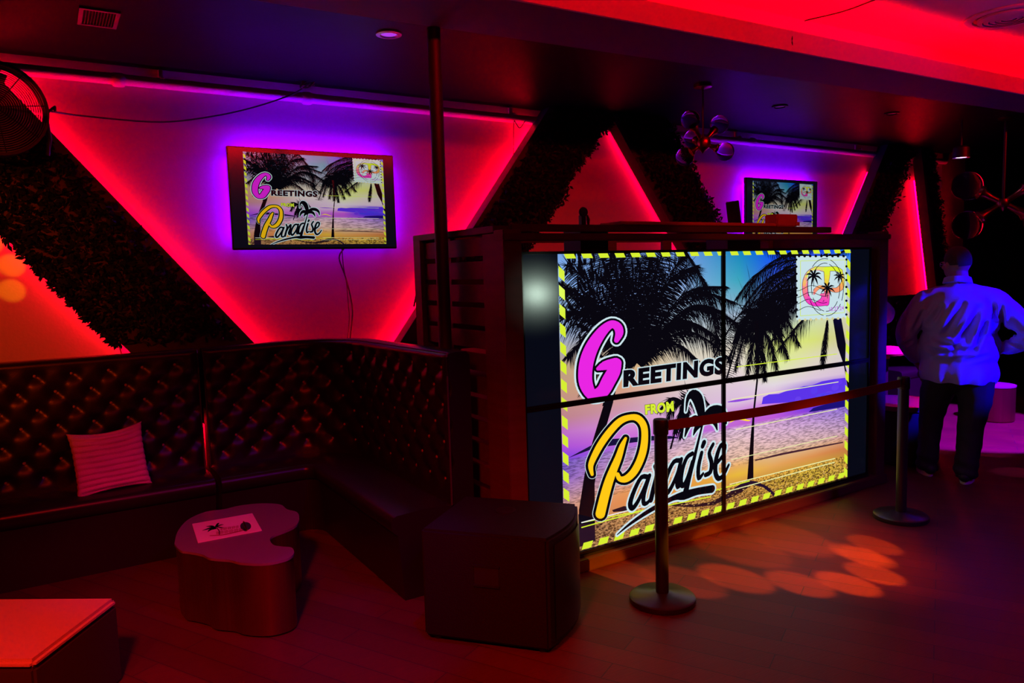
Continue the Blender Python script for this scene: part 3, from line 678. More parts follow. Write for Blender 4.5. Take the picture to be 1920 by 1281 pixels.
# booth carpentry
PX0, PX1, YB = 2.0, 5.37, 4.36
bt = thing('wooden_booth', 'dark stained slatted wooden booth framing the video wall', 'booth', ((PX0+PX1)/2, 3.8, 0))
Z1 = 1.912
for x, y in ((PX0, BY-.035), (PX1-.11, BY-.035), (PX0, YB-.1), (PX1-.11, YB-.1)):
    MB().box(x, x+.11, y, y+.1, .0, Z1-.001, b=.004).build('post', M['wood'], bt)
MB().box(PX0-.01, PX1+.01, BY-.05, BY+.055, 1.853, 1.89, b=.004).build('front_rail', M['woodh'], bt)
MB().box(PX0+.11, 4.82, BY+.06, BY+.09, 1.905, 1.945, b=.003).build('upper_rail', M['woodh'], bt)
MB().box(PX0-.01, PX1-.5, BY-.04, BY+.06, 1.891, 1.9115).build('cap_board', M['woodh'], bt) if False else None
MB().box(PX0, PX1, BY-.06, BY+.09, .0, .07, b=.006).build('plinth', M['woodh'], bt)
MB().box(BX0, BX1, BY+.08, BY+.1, .09, 1.78).build('back_board', M['black'], bt)
MB().box(BX0, BX1, BY-.02, BY+.09, .07, .083).build('sill', M['black'], bt)
MB().box(PX1-.105, BX1, BY-.03, BY+.05, .07, 1.85).build('side_cheek', M['black'], bt) if False else None
# slatted side towards the sofa
MB().box(PX0, PX0+.1, BY+.065, YB, 1.9, 1.935, b=.003).build('side_rail', M['woodh'], bt)
zs = 1.883
for k in range(14):
    h = .098
    MB().box(PX0+.03, PX0+.05, BY+.066, YB-.1, zs-h, zs, b=.002).build('side_slat', M['woodh'], bt); zs -= h+.030
for y in (BY+.22, 3.95):
    MB().box(PX0+.051, PX0+.085, y, y+.05, .03, 1.9).build('slat_batten', M['wood'], bt)
MB().box(PX0+.005, PX0+.03, BY+.066, BY+.19, .03, 1.895, b=.002).build('corner_board', M['wood'], bt)
zs = 1.9
for k in range(12):
    MB().box(PX1-.06, PX1-.04, BY+.066, YB-.1, zs-.12, zs, b=.002).build('side_slat', M['woodh'], bt); zs -= .15
# rear rails with gaps so the lit wall glints through
MB().box(PX0+.11, PX1-.11, YB-.06, YB-.03, 1.885, 1.925, b=.003).build('rear_rail', M['woodh'], bt)
MB().box(PX0+.11, PX1-.11, YB-.06, YB-.03, 1.2, 1.74, b=.003).build('rear_panel', M['woodh'], bt)
for x in (2.62, 3.25, 3.5, 4.05, 4.6, 5.0):
    MB().box(x, x+.09, YB-.09, YB-.06, 1.0, 1.92, b=.002).build('rear_batten', M['wood'], bt)
# things lying on the booth
def onbooth(px, py, y): return on_y(px, py, y)
a, b_ = on_y(1150, 414, 3.42), on_y(1440, 417, 3.42)
zt = 1.946
t = MB().box(a.x, b_.x, 3.35, 3.55, zt, zt+.02, b=.004).build('wooden_board', M['redbox']); tag(t, 'long flat red lit board lying on the booth top', 'board')
for k_ in range(2): pass
a = on_y(1447, 405, 3.40); b_ = on_y(1485, 418, 3.40)
t = thing('small_red_box', 'small red carton standing at the end of the long board', 'box', (a.x+.1, 3.42, zt))
MB().box(a.x, b_.x, 3.352, 3.46, zt, a.z+.01, b=.006).build('carton', M['redbox'], t)
MB().box(b_.x-.03, b_.x+.01, 3.345, 3.352, zt+.005, zt+.03).build('tab', M['redbox'], t)
# gooseneck microphone / lamp head poking over the booth
t = thing('booth_lamp', 'small black clip lamp with round head poking above the booth', 'lamp', on_y(1094, 418, 3.5))
p = on_y(1094, 418, 3.5)
MB().box(p.x-.016, p.x+.016, 3.49, 3.53, p.z-.02, p.z+.05, b=.006).build('body', M['black'], t)
MB().lathe([(0, -.012), (.026, -.01), (.03, 0), (.026, .01), (0, .012)], (p.x, 3.5, p.z+.062), 20, T=Matrix.Rotation(PI/2, 3, 'X')).build('round_head', M['black'], t, True)
MB().tube([(p.x+.035, 3.5, p.z-.02), (p.x+.035, 3.5, p.z+.02), (p.x+.028, 3.5, p.z+.045)], [.007, .011, .006], 10).build('knob', M['black'], t, True)
p0, p1 = on_y(1368, 418, 3.75), on_y(1384, 376, 3.75)
t = thing('tilted_tablet', 'dark tablet screen standing tilted behind the booth board', 'tablet', (p0.x, 3.75, p0.z-.06))
R = Matrix.Translation(((p0.x+p1.x)/2, 3.75, (p0.z+p1.z)/2-.03)) @ Matrix.Rotation(math.radians(-103), 4, 'Z') @ Matrix.Rotation(math.radians(8), 4, 'X')
MB().box(-.075, .075, -.006, .006, -.085, .105, b=.004, R=R).build('tablet_body', M['black'], t)
MB().box(-.068, .068, -.0068, -.006, -.078, .098, R=R).build('tablet_screen', M['tv'], t)
# dark interior gear shelf so the things behind the rail stand on something
MB().box(PX0+.12, PX1-.12, BY+.1, YB-.1, 1.02, 1.06).build('work_shelf', M['wood'], bt)
MB().box(p0.x-.12, p0.x+.22, 3.66, 3.86, 1.06, p0.z-.105).build('gear_riser', M['black'], bt)
MB().box(on_y(1094, 418, 3.5).x-.1, on_y(1094, 418, 3.5).x+.1, 3.40, 3.56, 1.06, p.z-.02).build('gear_riser', M['black'], bt)

# ---------------------------------------------------------------- structural pole
t = thing('support_pole', 'dark round support pole between the corner sofa and the slatted booth', 'pole', (1.956, 3.875, 0))
MB().lathe([(.038, 0), (.038, bz)], (1.956, 3.875, 0), 28).build('shaft', M['panelside'], t, True)

# ---------------------------------------------------------------- tufted corner banquettes
SEATZ = .455
def path_poly(pts, R):
    """polyline with rounded corners -> list of (x, y, nx, ny, s); normal points to the room (right of travel)"""
    P = []; n = len(pts)
    for i, p in enumerate(pts):
        p = Vector(p)
        if i in (0, n-1) or R <= 0: P.append(p); continue
        a = (Vector(pts[i-1])-p).normalized(); b = (Vector(pts[i+1])-p).normalized(); d = R
        c = p+a*d+b*d
        s_ = p+a*d; e = p+b*d
        for k in range(13):
            th = k/12*PI/2; P.append(c+(s_-c)*math.cos(th)+(e-c)*math.sin(th))
    out = []; s = 0
    res = []
    for i in range(len(P)-1):
        L = (P[i+1]-P[i]).length
        m_ = max(1, int(L/.0125))
        for k in range(m_): res.append(P[i].lerp(P[i+1], k/m_))
    res.append(P[-1])
    for i, p in enumerate(res):
        a = res[max(i-1, 0)]; b = res[min(i+1, len(res)-1)]; t_ = (b-a).normalized()
        if i: s += (p-res[i-1]).length
        out.append((p.x, p.y, t_.y, -t_.x, s))
    return out
TA, TB = .19, .1025      # tuft spacing along and half spacing up
def tuft(s, z, ztop):
    """pillow height between deep buttons"""
    u = s/TA; v = (ztop-.085-z)/(2*TB)
    p_, q_ = u+v, u-v
    c = (abs(math.sin(PI*p_))*abs(math.sin(PI*q_)))**.45
    d1 = math.hypot((u-round(u))*TA, (v-round(v))*2*TB); d2 = math.hypot((u-.5-round(u-.5))*TA, (v-.5-round(v-.5))*2*TB); d = min(d1, d2)
    h = .35*c+.65*(1-math.exp(-(d/.040)**2))
    fade = min(1, max(0, (ztop-.03-z)/.05))*min(1, max(0, (z-SEATZ)/.1))
    return .034*h*fade+.03*(1-fade)
def banquette(name, label, pts, R, depth, ztop, group, ztop_end=None, thick=.13, off=0.0):
    P = path_poly(pts, R); S = P[-1][4]; ze = ztop_end or ztop
    base = P[len(P)//2]
    t = thing(name, label, 'sofa', (base[0], base[1], 0), group)
    # upholstered back
    zt_ = lambda s: ztop+(ze-ztop)*s/S
    prof_n = 62; vs = []; fs = []; cols = 0
    for (x, y, nx, ny, s) in P:
        zt = zt_(s); row = []
        e_ = min(1, min(s, S-s)/.05+.25)
        for k in range(prof_n):
            z = SEATZ-.06+(zt-.02-SEATZ+.06)*k/(prof_n-1)
            d = tuft(s+off, z-(zt-ztop), ztop)*(.4+.6*e_) if z > SEATZ else .03
            row.append((x+nx*d, y+ny*d, z))
        row += [(x+nx*.022, y+ny*.022, zt-.008), (x+nx*.008, y+ny*.008, zt), (x-nx*.03, y-ny*.03, zt+.004), (x-nx*(thick-.02), y-ny*(thick-.02), zt+.002), (x-nx*thick, y-ny*thick, zt-.02), (x-nx*(thick-.005), y-ny*(thick-.005), .02), (x-nx*.02, y-ny*.02, .02), (x, y, SEATZ-.08)]
        cols = len(row); vs += row
    for i in range(len(P)-1):
        for k in range(cols): fs.append((i*cols+k, i*cols+(k+1) % cols, (i+1)*cols+(k+1) % cols, (i+1)*cols+k))
    fs += [tuple(range(cols)), tuple(range((len(P)-1)*cols, len(P)*cols))[::-1]]
    MB().add(vs, fs).build('tufted_back', M['leather'], t, True, 60)
    # piping along the top edge and down the ends
    def at(s_i, o_, z): x, y, nx, ny, s = P[s_i]; return (x+nx*o_, y+ny*o_, z)
    line = [at(0, .03, SEATZ+.01)]+[at(0, .028, SEATZ+.01+(zt_(0)-.02-SEATZ)*k/8) for k in range(1, 8)]
    line += [at(i, .012, zt_(P[i][4])) for i in range(0, len(P), 3)]
    line += [at(len(P)-1, .028, SEATZ+(ze-.02-SEATZ)*k/8) for k in range(8, -1, -1)]
    MB().tube(line, .0055, 6).build('piping', M['piping'], t, True)
    # seat
    prof = [(-.01, SEATZ-.1), (-.01, SEATZ), (-(depth*.5), SEATZ+.012), (-(depth-.03), SEATZ+.004), (-(depth-.008), SEATZ-.01), (-depth, SEATZ-.03), (-(depth-.006), SEATZ-.075), (-(depth-.02), SEATZ-.09), (-(depth-.03), SEATZ-.1)]
    def loft(prof, step=2, s0=.0, s1=0.0):
        vs = []; fs = []; I = list(range(0, len(P), step)); I = I if I[-1] == len(P)-1 else I+[len(P)-1]; n = len(prof)
        for i in I:
            x, y, nx, ny, s = P[i]; vs += [(x-nx*a, y-ny*a, z) for a, z in prof]
        for i in range(len(I)-1):
            for k in range(n): fs.append((i*n+k, i*n+(k+1) % n, (i+1)*n+(k+1) % n, (i+1)*n+k))
        fs += [tuple(range(n)), tuple(range((len(I)-1)*n, len(I)*n))[::-1]]
        return MB().add(vs, fs)
    loft(prof).build('seat_cushion', M['vinyl'], t, True, 50)
    loft([(-.01, 0), (-.01, SEATZ-.1), (-(depth-.035), SEATZ-.1), (-(depth-.06), .0)]).build('base', M['vinyl'], t)
    # covered buttons sunk at the diamond corners
    bmsh = MB().lathe([(0, .006), (.006, .005), (.009, .002), (.009, -.002), (0, -.003)], n=12)
    proto = None; cnt = 0
    v0 = 0
    for r in range(8):
        z = ztop-.085-r*TB
        if z < SEATZ+.06: break
        k = 0
        while True:
            s = (k+(.5 if r % 2 else 0))*TA-off; k += 1
            if s > S-.04: break
            if s < .04: continue
            i = min(range(len(P)), key=lambda j: abs(P[j][4]-s)) if False else int(round(s/S*(len(P)-1)))
            while i < len(P)-1 and P[i][4] < s: i += 1
            while i > 0 and P[i][4] > s: i -= 1
            x, y, nx, ny, _ = P[i]; zz = z+(zt_(s)-ztop)
            if cnt >= 96: break
            if proto is None: proto = bmsh.build('button', M['button'], None, True); ob = proto
            else: ob = proto.copy(); COL.objects.link(ob)
            cnt += 1
            ob.location = (x+nx*.004, y+ny*.004, zz); ob.rotation_euler = Vector((nx, ny, 0)).to_track_quat('Z', 'Y').to_euler()
            ob.parent = t; ob.matrix_parent_inverse = Matrix.Translation(t.location).inverted()
    return t
GAPX = on_y(386, 840, 5.22).x
YM = 5.22
# travel direction left to right puts the room on the right hand side
banquette('tufted_banquette', 'straight dark tufted banquette with the ribbed cushion on it', [(-1.55, YM), (GAPX-.018, YM)], 0, .38, 1.243, 'tufted vinyl banquettes', off=.045)
banquette('tufted_banquette', 'corner dark tufted banquette curving round beside the support pole', [(GAPX+.018, YM), (1.80, YM), (1.80, 3.50)], .44, .38, 1.243, 'tufted vinyl banquettes', 1.275, thick=.11, off=.10)
banquette('tufted_banquette', 'far dark banquette under the red strip behind the standing person', [(8.0, 5.1), (11.2, 5.1)], 0, .42, 1.27, 'tufted vinyl banquettes')
# ribbed cushion
pc = on_y(207, 862, 5.02)
def pillow():
    vs = []; fs = []; n = 64; W_, H_ = .40, .36
    for side in (1, -1):
        for j in range(n+1):
            for i in range(n+1):
                u, v = i/n*2-1, j/n*2-1
                e = max(0, (1-u**4)*(1-v**4))**.45
                rib = abs(math.sin(PI*(v*5.5+.08*math.sin(u*3+1))))**.6
                d = .06*e*(.6+.4*rib)+.004
                pin = 1-.07*(1-abs(v)**3)*abs(u)**3
                x = u*W_/2*(pin+.02*rib*abs(u)**6); z = v*H_/2*(1-.06*(1-u*u)*abs(v)**4); z += .022*u*u*v*(1 if v > 0 else .4)
                vs.append((x, -side*d, z))
    m_ = (n+1)*(n+1)
    for s_ in range(2):
        for j in range(n):
            for i in range(n):
                a = s_*m_+j*(n+1)+i; q = (a, a+1, a+n+2, a+n+1); fs.append(q if s_ == 0 else q[::-1])
    for k in range(n):
        for a, b in ((k, k+1), ((n)*(n+1)+k, n*(n+1)+k+1), (k*(n+1), (k+1)*(n+1)), (k*(n+1)+n, (k+1)*(n+1)+n)): fs.append((a, b, b+m_, a+m_))
    return vs, fs
vs, fs = pillow()
o = MB().add(vs, fs).build('throw_cushion', M['cushion'], None, True, 80); tag(o, 'fluffy ribbed square cushion leaning on the straight banquette', 'cushion')
o.location = (pc.x, 5.02, SEATZ+.178); o.rotation_euler = (math.radians(-14), math.radians(-2.5), math.radians(6))

# ---------------------------------------------------------------- free form coffee table
HT = .37
CL = [(327,1020),(333,997),(352,975),(385,960),(420,955),(450,948),(490,944),(525,946),(538,955),(556,960),(561,970),(556,984),(536,995),(513,1004),(506,1012),(513,1022),(530,1025),(547,1027),(551,1037),(540,1047),(510,1055),(480,1057),(450,1055),(430,1050),(395,1047),(380,1040),(355,1035),(338,1032)]
cp = [on_z(*p, HT) for p in CL]
cc = Vector((sum(p.x for p in cp)/len(cp), sum(p.y for p in cp)/len(cp), 0))
loop = smooth_pts([(p.x, p.y) for p in cp]+[(cp[0].x, cp[0].y)], 4)[:-1]
def shrink(l, k, c): return [(c.x+(x-c.x)*k, c.y+(y-c.y)*k) for x, y in l]
t_table = thing('coffee_table', 'cloud shaped brass sided coffee table holding the printed card', 'table', cc)
MB().prismz(shrink(loop, .985, cc), .012, HT-.012).build('brass_side', M['brass'], t_table, True, 60)
MB().prismz(loop, HT-.012, HT).build('table_top', M['tabletop'], t_table)
MB().prismz(shrink(loop, .93, cc), 0, .012).build('plinth', M['black'], t_table)
# printed card with palm logo
q = [on_z(*p, HT+.002) for p in ((360, 983), (473, 963), (491, 995), (371, 1018))]
_P = on_y(1006, 551, BY); _v = ray(1006, 551).normalized(); _r = Vector((_v.x, -_v.y, _v.z))
spot('white_reflector_spot', _P+_r*4.5, _P, 30, (.75, 1, .82), 6.5, 1, .015)
t = thing('printed_card', 'white card with palm tree logo lying on the cloud shaped table', 'card', (sum(q, Vector())/4)[:2]+(HT,))
MB().add([v[:2]+(HT+.0005,) for v in q]+[v[:2]+(HT+.0035,) for v in q], [(0, 1, 2, 3), (4, 5, 6, 7), (0, 1, 5, 4), (1, 2, 6, 5), (2, 3, 7, 6), (3, 0, 4, 7)]).build('card_sheet', M['paper'], t)
class Flat(Art): pass
LA = Flat(); KP = lambda p: (370+p[0]/16, 960+p[1]/16)
for s_ in ([(550,500,22),(470,440,26),(380,430,18),(270,440,4)], [(540,490,24),(420,480,26),(280,520,18),(150,560,4)], [(520,500,22),(420,520,24),(350,560,20),(315,600,6)], [(550,450,24),(590,390,30),(630,350,20),(655,335,5)], [(570,440,14),(680,400,18),(790,380,4)], [(580,450,14),(700,465,16),(800,480,4)], [(580,480,12),(650,560,14),(660,620,18),(655,690,10)]): LA.stroke(s_, 0, 0, KP)
LA.circle((1450, 430), 165, 0, 0, KP, 30, 125); LA.circle((1445, 540), 70, 0, 0, KP, 20, 45)
k0 = len(LA.p)
LA.stroke([(1390,300,26),(1430,420,30),(1490,540,26)], 1, 1, KP); LA.stroke([(380,715,10),(760,690,12),(1100,620,14),(1400,555,8)], 1, 0, KP)
for (ax_, ay_), (bx_, by_), hh, nn in (((690, 520), (1240, 440), 62, 13), ((560, 640), (1390, 515), 78, 17)):   # two rows of red lettering too small to read
    for k in range(nn):
        f_ = (k+.3)/nn; x_, y_ = ax_+(bx_-ax_)*f_, ay_+(by_-ay_)*f_; w_ = (bx_-ax_)/nn*.5
        LA.stroke([(x_, y_-hh/2, 6), (x_+3, y_+hh/2, 6)], 1, 0, KP, sub=1)
        if k % 3 != 1: LA.stroke([(x_+w_, y_-hh/2, 6), (x_+w_+3, y_+hh/2, 6)], 1, 0, KP, sub=1)
        LA.stroke([(x_, y_-hh/2*(1-k % 3*.9), 5), (x_+w_, y_-hh/2*(1-k % 3*.9), 5)], 1, 0, KP, sub=1)
for nm, mt, sel in (('palm_logo', 'ink', 0), ('card_lettering', 'redink', 1)):
    mb = MB()
    for pts, col, layer, tex in LA.p:
        if col == sel: mb.add([on_z(*p, HT+.0042+layer*.0004)[:] for p in pts], [tuple(range(len(pts)))])
    mb.build(nm, M[mt], t)

# ---------------------------------------------------------------- ottoman in the near corner
oc = [on_z(*p, .36) for p in ((222, 1125), (92, 1215))]
P1v = on_z(219, 1122, .36); P2v = on_z(88, 1222, .36); P3v = on_z(92, 1118, .36)
e1 = (P2v-P1v).normalized(); e2 = Vector((e1.y, -e1.x, 0));
if e2.dot(P3v-P1v) < 0: e2 = -e2
W1, W2 = .52, .52
c_ = P1v+e1*W1/2+e2*W2/2
t = thing('ottoman', 'low square upholstered ottoman with the pale top in the near corner', 'ottoman', (c_.x, c_.y, 0), rz=math.atan2(e1.y, e1.x))
R = Matrix.Translation((c_.x, c_.y, 0)) @ Matrix.Rotation(math.atan2(e1.y, e1.x), 4, 'Z')
MB().box(-W1/2, W1/2, -W2/2, W2/2, .0, .335, b=.012, R=R).build('body', M['footside'], t)
MB().box(-W1/2, W1/2, -W2/2, W2/2, .328, .365, b=.014, R=R).build('top_cushion', M['foot'], t, True)

# ---------------------------------------------------------------- subwoofer
ZS = .535
a_, b_, c_, d_ = [on_z(x, y, ZS) for x, y in ((788, 992), (1026, 1012), (1082, 944), (868, 926))]
back = (d_-a_)
# convex grille front between b_ and c_
fr = []
n_ = ((c_-b_).cross(Vector((0, 0, 1)))).normalized()
for k in range(13):
    tt = k/12; fr.append(tuple((b_.lerp(c_, tt)+n_*.05*math.sin(PI*tt))[:2]))
c4 = a_+(c_-b_)*1.0
pl = [tuple(a_[:2])]+fr+[tuple(c4[:2])]
area2 = sum(pl[i][0]*pl[(i+1) % len(pl)][1]-pl[(i+1) % len(pl)][0]*pl[i][1] for i in range(len(pl)))
if area2 < 0: pl = pl[::-1]
cs = sum((Vector((*p, 0)) for p in pl), Vector())/len(pl)
t = thing('subwoofer', 'large black floor subwoofer standing in front of the booth post', 'speaker', (cs.x, cs.y, 0))
o = MB().prismz(pl, .025, ZS).build('cabinet', M['speaker'], t)
bm = bmesh.new(); bm.from_mesh(o.data)
bmesh.ops.bevel(bm, geom=[e for e in bm.edges if (e.calc_face_angle(0) > .6)], offset=.012, segments=2, affect='EDGES'); bm.to_mesh(o.data); bm.free()
gv = [(p[0]+n_.x*.006, p[1]+n_.y*.006) for p in fr[1:-1]]
MB().add([(x, y, .06) for x, y in gv]+[(x, y, ZS-.04) for x, y in gv], [(i, i+1, i+1+len(gv), i+len(gv)) for i in range(len(gv)-1)]).build('curved_grille', M['grille'], t, True)
sd = (b_-a_).normalized(); sn = sd.cross(Vector((0, 0, 1))).normalized()
if sn.dot(a_-cs) < 0: sn = -sn
def onside(u, z, out): p = a_+sd*u+sn*out; return (p.x, p.y, z)
L_ = (b_-a_).length
def sidebox(u0, u1, z0, z1, o0, o1, m, name):
    MB().add([onside(u0, z0, o0), onside(u1, z0, o0), onside(u1, z1, o0), onside(u0, z1, o0), onside(u0, z0, o1), onside(u1, z0, o1), onside(u1, z1, o1), onside(u0, z1, o1)],
             [(0, 1, 2, 3), (4, 5, 6, 7), (0, 1, 5, 4), (1, 2, 6, 5), (2, 3, 7, 6), (3, 0, 4, 7)]).build(name, m, t)
sidebox(L_*.43, L_*.62, .30, .385, .0005, .003, M['ink'], 'handle_recess')
sidebox(L_*.42, L_*.63, .385, .393, .001, .008, M['speaker'], 'handle_rim')
sidebox(L_*.42, L_*.63, .292, .30, .001, .008, M['speaker'], 'handle_rim')
pcup = on_z(948, 958, ZS)
MB().lathe([(.05, ZS+.0005), (.05, ZS+.004), (.044, ZS+.006), (.024, ZS+.003), (.018, ZS+.0025), (0, ZS+.0025)], (pcup.x, pcup.y, 0), 28).build('pole_socket', M['black'], t, True)
for f in (.08, .92):
    for g in (.1, .9):
        p = a_.lerp(b_, f).lerp(a_.lerp(b_, f)+(c_-b_), g); MB().lathe([(.02, 0), (.022, .026)], (p.x, p.y, 0), 12).build('rubber_foot', M['black'], t)

# ---------------------------------------------------------------- belt stanchions
s1 = on_z(1242, 1127, .0); s2 = on_z(1689, 972, .0)
def stanchion(p, label):
    t = thing('belt_stanchion', label, 'stanchion', (p.x, p.y, 0), 'belt stanchions at the booth')
    MB().lathe([(.165, 0), (.168, .006), (.166, .026), (.155, .034), (.06, .042), (.045, .05)], (p.x, p.y, 0), 40).build('base', M['post'], t, True)
    MB().lathe([(.033, .045), (.033, .865)], (p.x, p.y, 0), 28).build('post', M['post'], t, True)
    MB().lathe([(.036, .865), (.038, .868), (.038, .935), (.034, .942), (0, .944)], (p.x, p.y, 0), 28).build('cassette_head', M['black'], t, True)
    return t
stanchion(s1, 'nearer black belt stanchion in front of the yellow P display')
stanchion(s2, 'farther black belt stanchion beside the standing person')
dv = (s2-s1).normalized(); nv = Vector((-dv.y, dv.x, 0))
mb = MB(); pts = []
n = 24; A_ = s1+dv*.04; B_ = s2-dv*.04; vs = []; fs = []
for k in range(n+1):
    tt = k/n; p = A_.lerp(B_, tt); sag = -.02*math.sin(PI*tt)
    for (o_, z) in ((.0012, .93), (.0012, .878), (-.0012, .878), (-.0012, .93)): vs.append((p.x+nv.x*o_, p.y+nv.y*o_, z+sag))
for k in range(n):
    for j in range(4): fs.append((k*4+j, k*4+(j+1) % 4, (k+1)*4+(j+1) % 4, (k+1)*4+j))
fs += [(0, 1, 2, 3), (n*4+3, n*4+2, n*4+1, n*4)]
tag(mb.add(vs, fs).build('stanchion_belt', M['belt']), 'dark red retractable belt stretched between the two stanchions', 'belt')

# ---------------------------------------------------------------- wall fan
fcx = on_y(-12, 205, 5.15); FR = .252
t = thing('wall_fan', 'round caged wall fan above the broad foliage beam', 'fan', fcx)
TF = Matrix.Rotation(math.radians(8), 3, 'Z') @ Matrix.Rotation(PI/2, 3, 'X')
MB().lathe([(FR-.008, -.06), (FR+.006, -.06), (FR+.008, .06), (FR-.006, .06), (FR-.008, -.06)], fcx, 64, T=TF).build('drum_rim', M['black'], t, True)
mb = MB()
for k in range(1, 22):
    r = FR*k/22
    for zz in (.045,):
        mb.tube([fcx+TF @ Vector((r*math.cos(a), r*math.sin(a), zz+.03*(1-(r/FR)**2))) for a in [2*PI*i/56 for i in range(56)]], .0026, 5, closed=True)
mb.build('wire_cage', M['rim'], t)
mb = MB()
for k in range(8):
    a = k*PI/4+.15; mb.tube([fcx+TF @ Vector((rr*math.cos(a), rr*math.sin(a), .048+.03*(1-(rr/FR)**2))) for rr in (.02, .12, .22, FR)], .003, 6)
mb.build('cage_spoke', M['black'], t)
mb = MB()
for k in range(3):
    a0 = (-.85, 1.5, 3.5)[k]; vs = []
    for i in range(7):
        r = .04+.18*i/6
        for s_ in (-1, 1):
            a = a0+s_*.32; vs.append(fcx+TF @ Vector((r*math.cos(a), r*math.sin(a), s_*.03)))
    mb.add(vs, [(2*i, 2*i+1, 2*i+3, 2*i+2) for i in range(6)])
mb.build('blade', M['black'], t)
MB().lathe([(0, -.06), (.06, -.06), (.06, .04), (0, .05)], fcx, 24, T=TF).build('motor', M['black'], t, True)
kb = on_y(98, 204, 5.15)
MB().tube([fcx+Vector((FR-.01, 0, -.01)), kb, kb+Vector((.012, 0, 0)), kb+Vector((.02, 0, 0))], [.008, .008, .02, .016], 12).build('tilt_knob', M['black'], t, True)
MB().tube([fcx+Vector((0, .05, 0)), fcx+Vector((0, .44, .05))], .02, 12).build('wall_arm', M['black'], t, True)
MB().tube([fcx+Vector((FR-.005, -.02, -.02)), fcx+Vector((FR+.005, 0, -.15)), fcx+Vector((FR-.012, 0, -.24))], .012, 8).build('yoke', M['black'], t, True)
# ---------------------------------------------------------------- cables
def cable(name, label, pts, r=.004, cat='cable', m='black'):
    P = smooth_pts([tuple(p) for p in pts], 6); o = MB().tube(P, r, 7).build(name, M[m], None, True); return tag(o, label, cat)
yw = WALL-.12
cable('fan_cord', 'thin dark cord swagging from the caged fan to the ceiling edge', [on_y(97, 209, 5.15), on_y(160, 218, 5.3), on_y(300, 229, 5.45), on_y(400, 218, yw), on_y(480, 200, yw), on_y(545, 178, yw), on_y(572, 163, yw)], .0055)
a = TV = on_y(641, 470, WALL-.06)
cable('television_cable', 'thicker looping cable strand hanging under the larger television', [on_y(645, 466, WALL-.05), on_y(636, 484, WALL-.02), on_y(648, 520, WALL-.03), on_y(658, 560, WALL-.03), on_y(661, 590, WALL-.03), on_y(656, 640, WALL-.03)], .006)
cable('television_cable', 'straighter cable strand hanging under the larger television', [on_y(641, 466, WALL-.05), on_y(644, 500, WALL-.055), on_y(650, 532, WALL-.055), on_y(653, 570, WALL-.055), on_y(655, 600, WALL-.055), on_y(651, 640, WALL-.055)], .004)
cable('wall_cable', 'thin looped cable hanging from the pipe by the foliage beam', [on_y(985, 226, yw), on_y(975, 240, yw), on_y(968, 232, yw), on_y(964, 228, yw), on_y(963, 260, WALL-.02), on_y(963, 292, WALL-.02)], .004)
cable('booth_cable', 'dark cable drooping behind the slatted side of the booth', [on_y(798, 450, 4.372), on_y(790, 450, 4.385), on_y(781, 458, 4.45), on_y(782, 500, 4.45), on_y(784, 530, 4.45), on_y(776, 575, 4.45)], .006)
cable('sofa_cable', 'short dark wire in front of the lower red wall triangle', [on_y(214, 622, WALL-.03), on_y(221, 638, WALL-.03), on_y(228, 664, WALL-.03)], .005)
cable('cove_cable', 'thin wire running over the coffer ceiling down the cove lip', [on_z(1640, 0, 3.415), on_z(1580, 22, 3.415), on_z(1500, 42, 3.415), on_z(1487, 56, 3.41), on_z(1484, 62, lipz)+Vector((0, -.006, 0)), on_z(1484, 98, bz+.002)+Vector((0, -.006, 0))], .004)
# tangle of cable ties on the ceiling edge above the television
t = MB()
cx0 = on_y(575, 160, WALL-.1)
t.tube(smooth_pts([tuple(cx0+Vector((.05*math.cos(k*1.3), -.02+.02*math.sin(k*2), .03*math.sin(k*1.7)))) for k in range(9)], 4), .006, 6)
tag(t.build('cable_knot', M['black'], None, True), 'tangled knot of dark cable at the ceiling edge above the television', 'cable')

# ---------------------------------------------------------------- ceiling fittings
def downlight(px, py, z, r, m, label):
    p = on_z(px, py, z); t = thing('recessed_downlight', label, 'ceiling light', (p.x, p.y, z), 'round recessed ceiling lights')
    MB().lathe([(r*.62, -.001), (r*.7, -.012), (r, -.009), (r*1.02, -.0005)], p, 32, cap=False).build('trim_ring', M['rim'] if m == 'lamp' else M['ceiling'], t, True)
    MB().lathe([(0, -.004), (r*.62, -.004), (r*.62, -.001), (0, -.001)], p, 32).build('lens', M[m], t)
downlight(729, 63, CEIL, .075, 'lamp', 'round purple downlight glowing in the dark ceiling above the television')
for (px, py, lb) in ((1462, 199, 'faint round ceiling fitting right of the copper pendant'), (1672, 212, 'faint far round ceiling fitting near the dark end')):
    downlight(px, py, CEIL, .07, 'rim', lb)
# bright hanging spotlight near the dark end
p = on_z(1802, 296, 2.72)
t = thing('hanging_spotlight', 'bright white violet spotlight can hanging at the dark end', 'spotlight', p)
MB().tube([(p.x, p.y, CEIL), (p.x, p.y, p.z+.1)], .008, 8).build('stem', M['black'], t)
MB().lathe([(0, .12), (.05, .12), (.075, .1), (.08, 0), (.07, .004)], p, 28, cap=False).build('can', M['black'], t, True)
MB().lathe([(.064, .001), (.08, -.004), (.08, .0)], p, 28, cap=False).build('trim_ring', M['rim'], t, True)
MB().lathe([(0, .006), (.058, .006), (.058, .01), (0, .01)], p, 28).build('lens', M['lampw'], t)
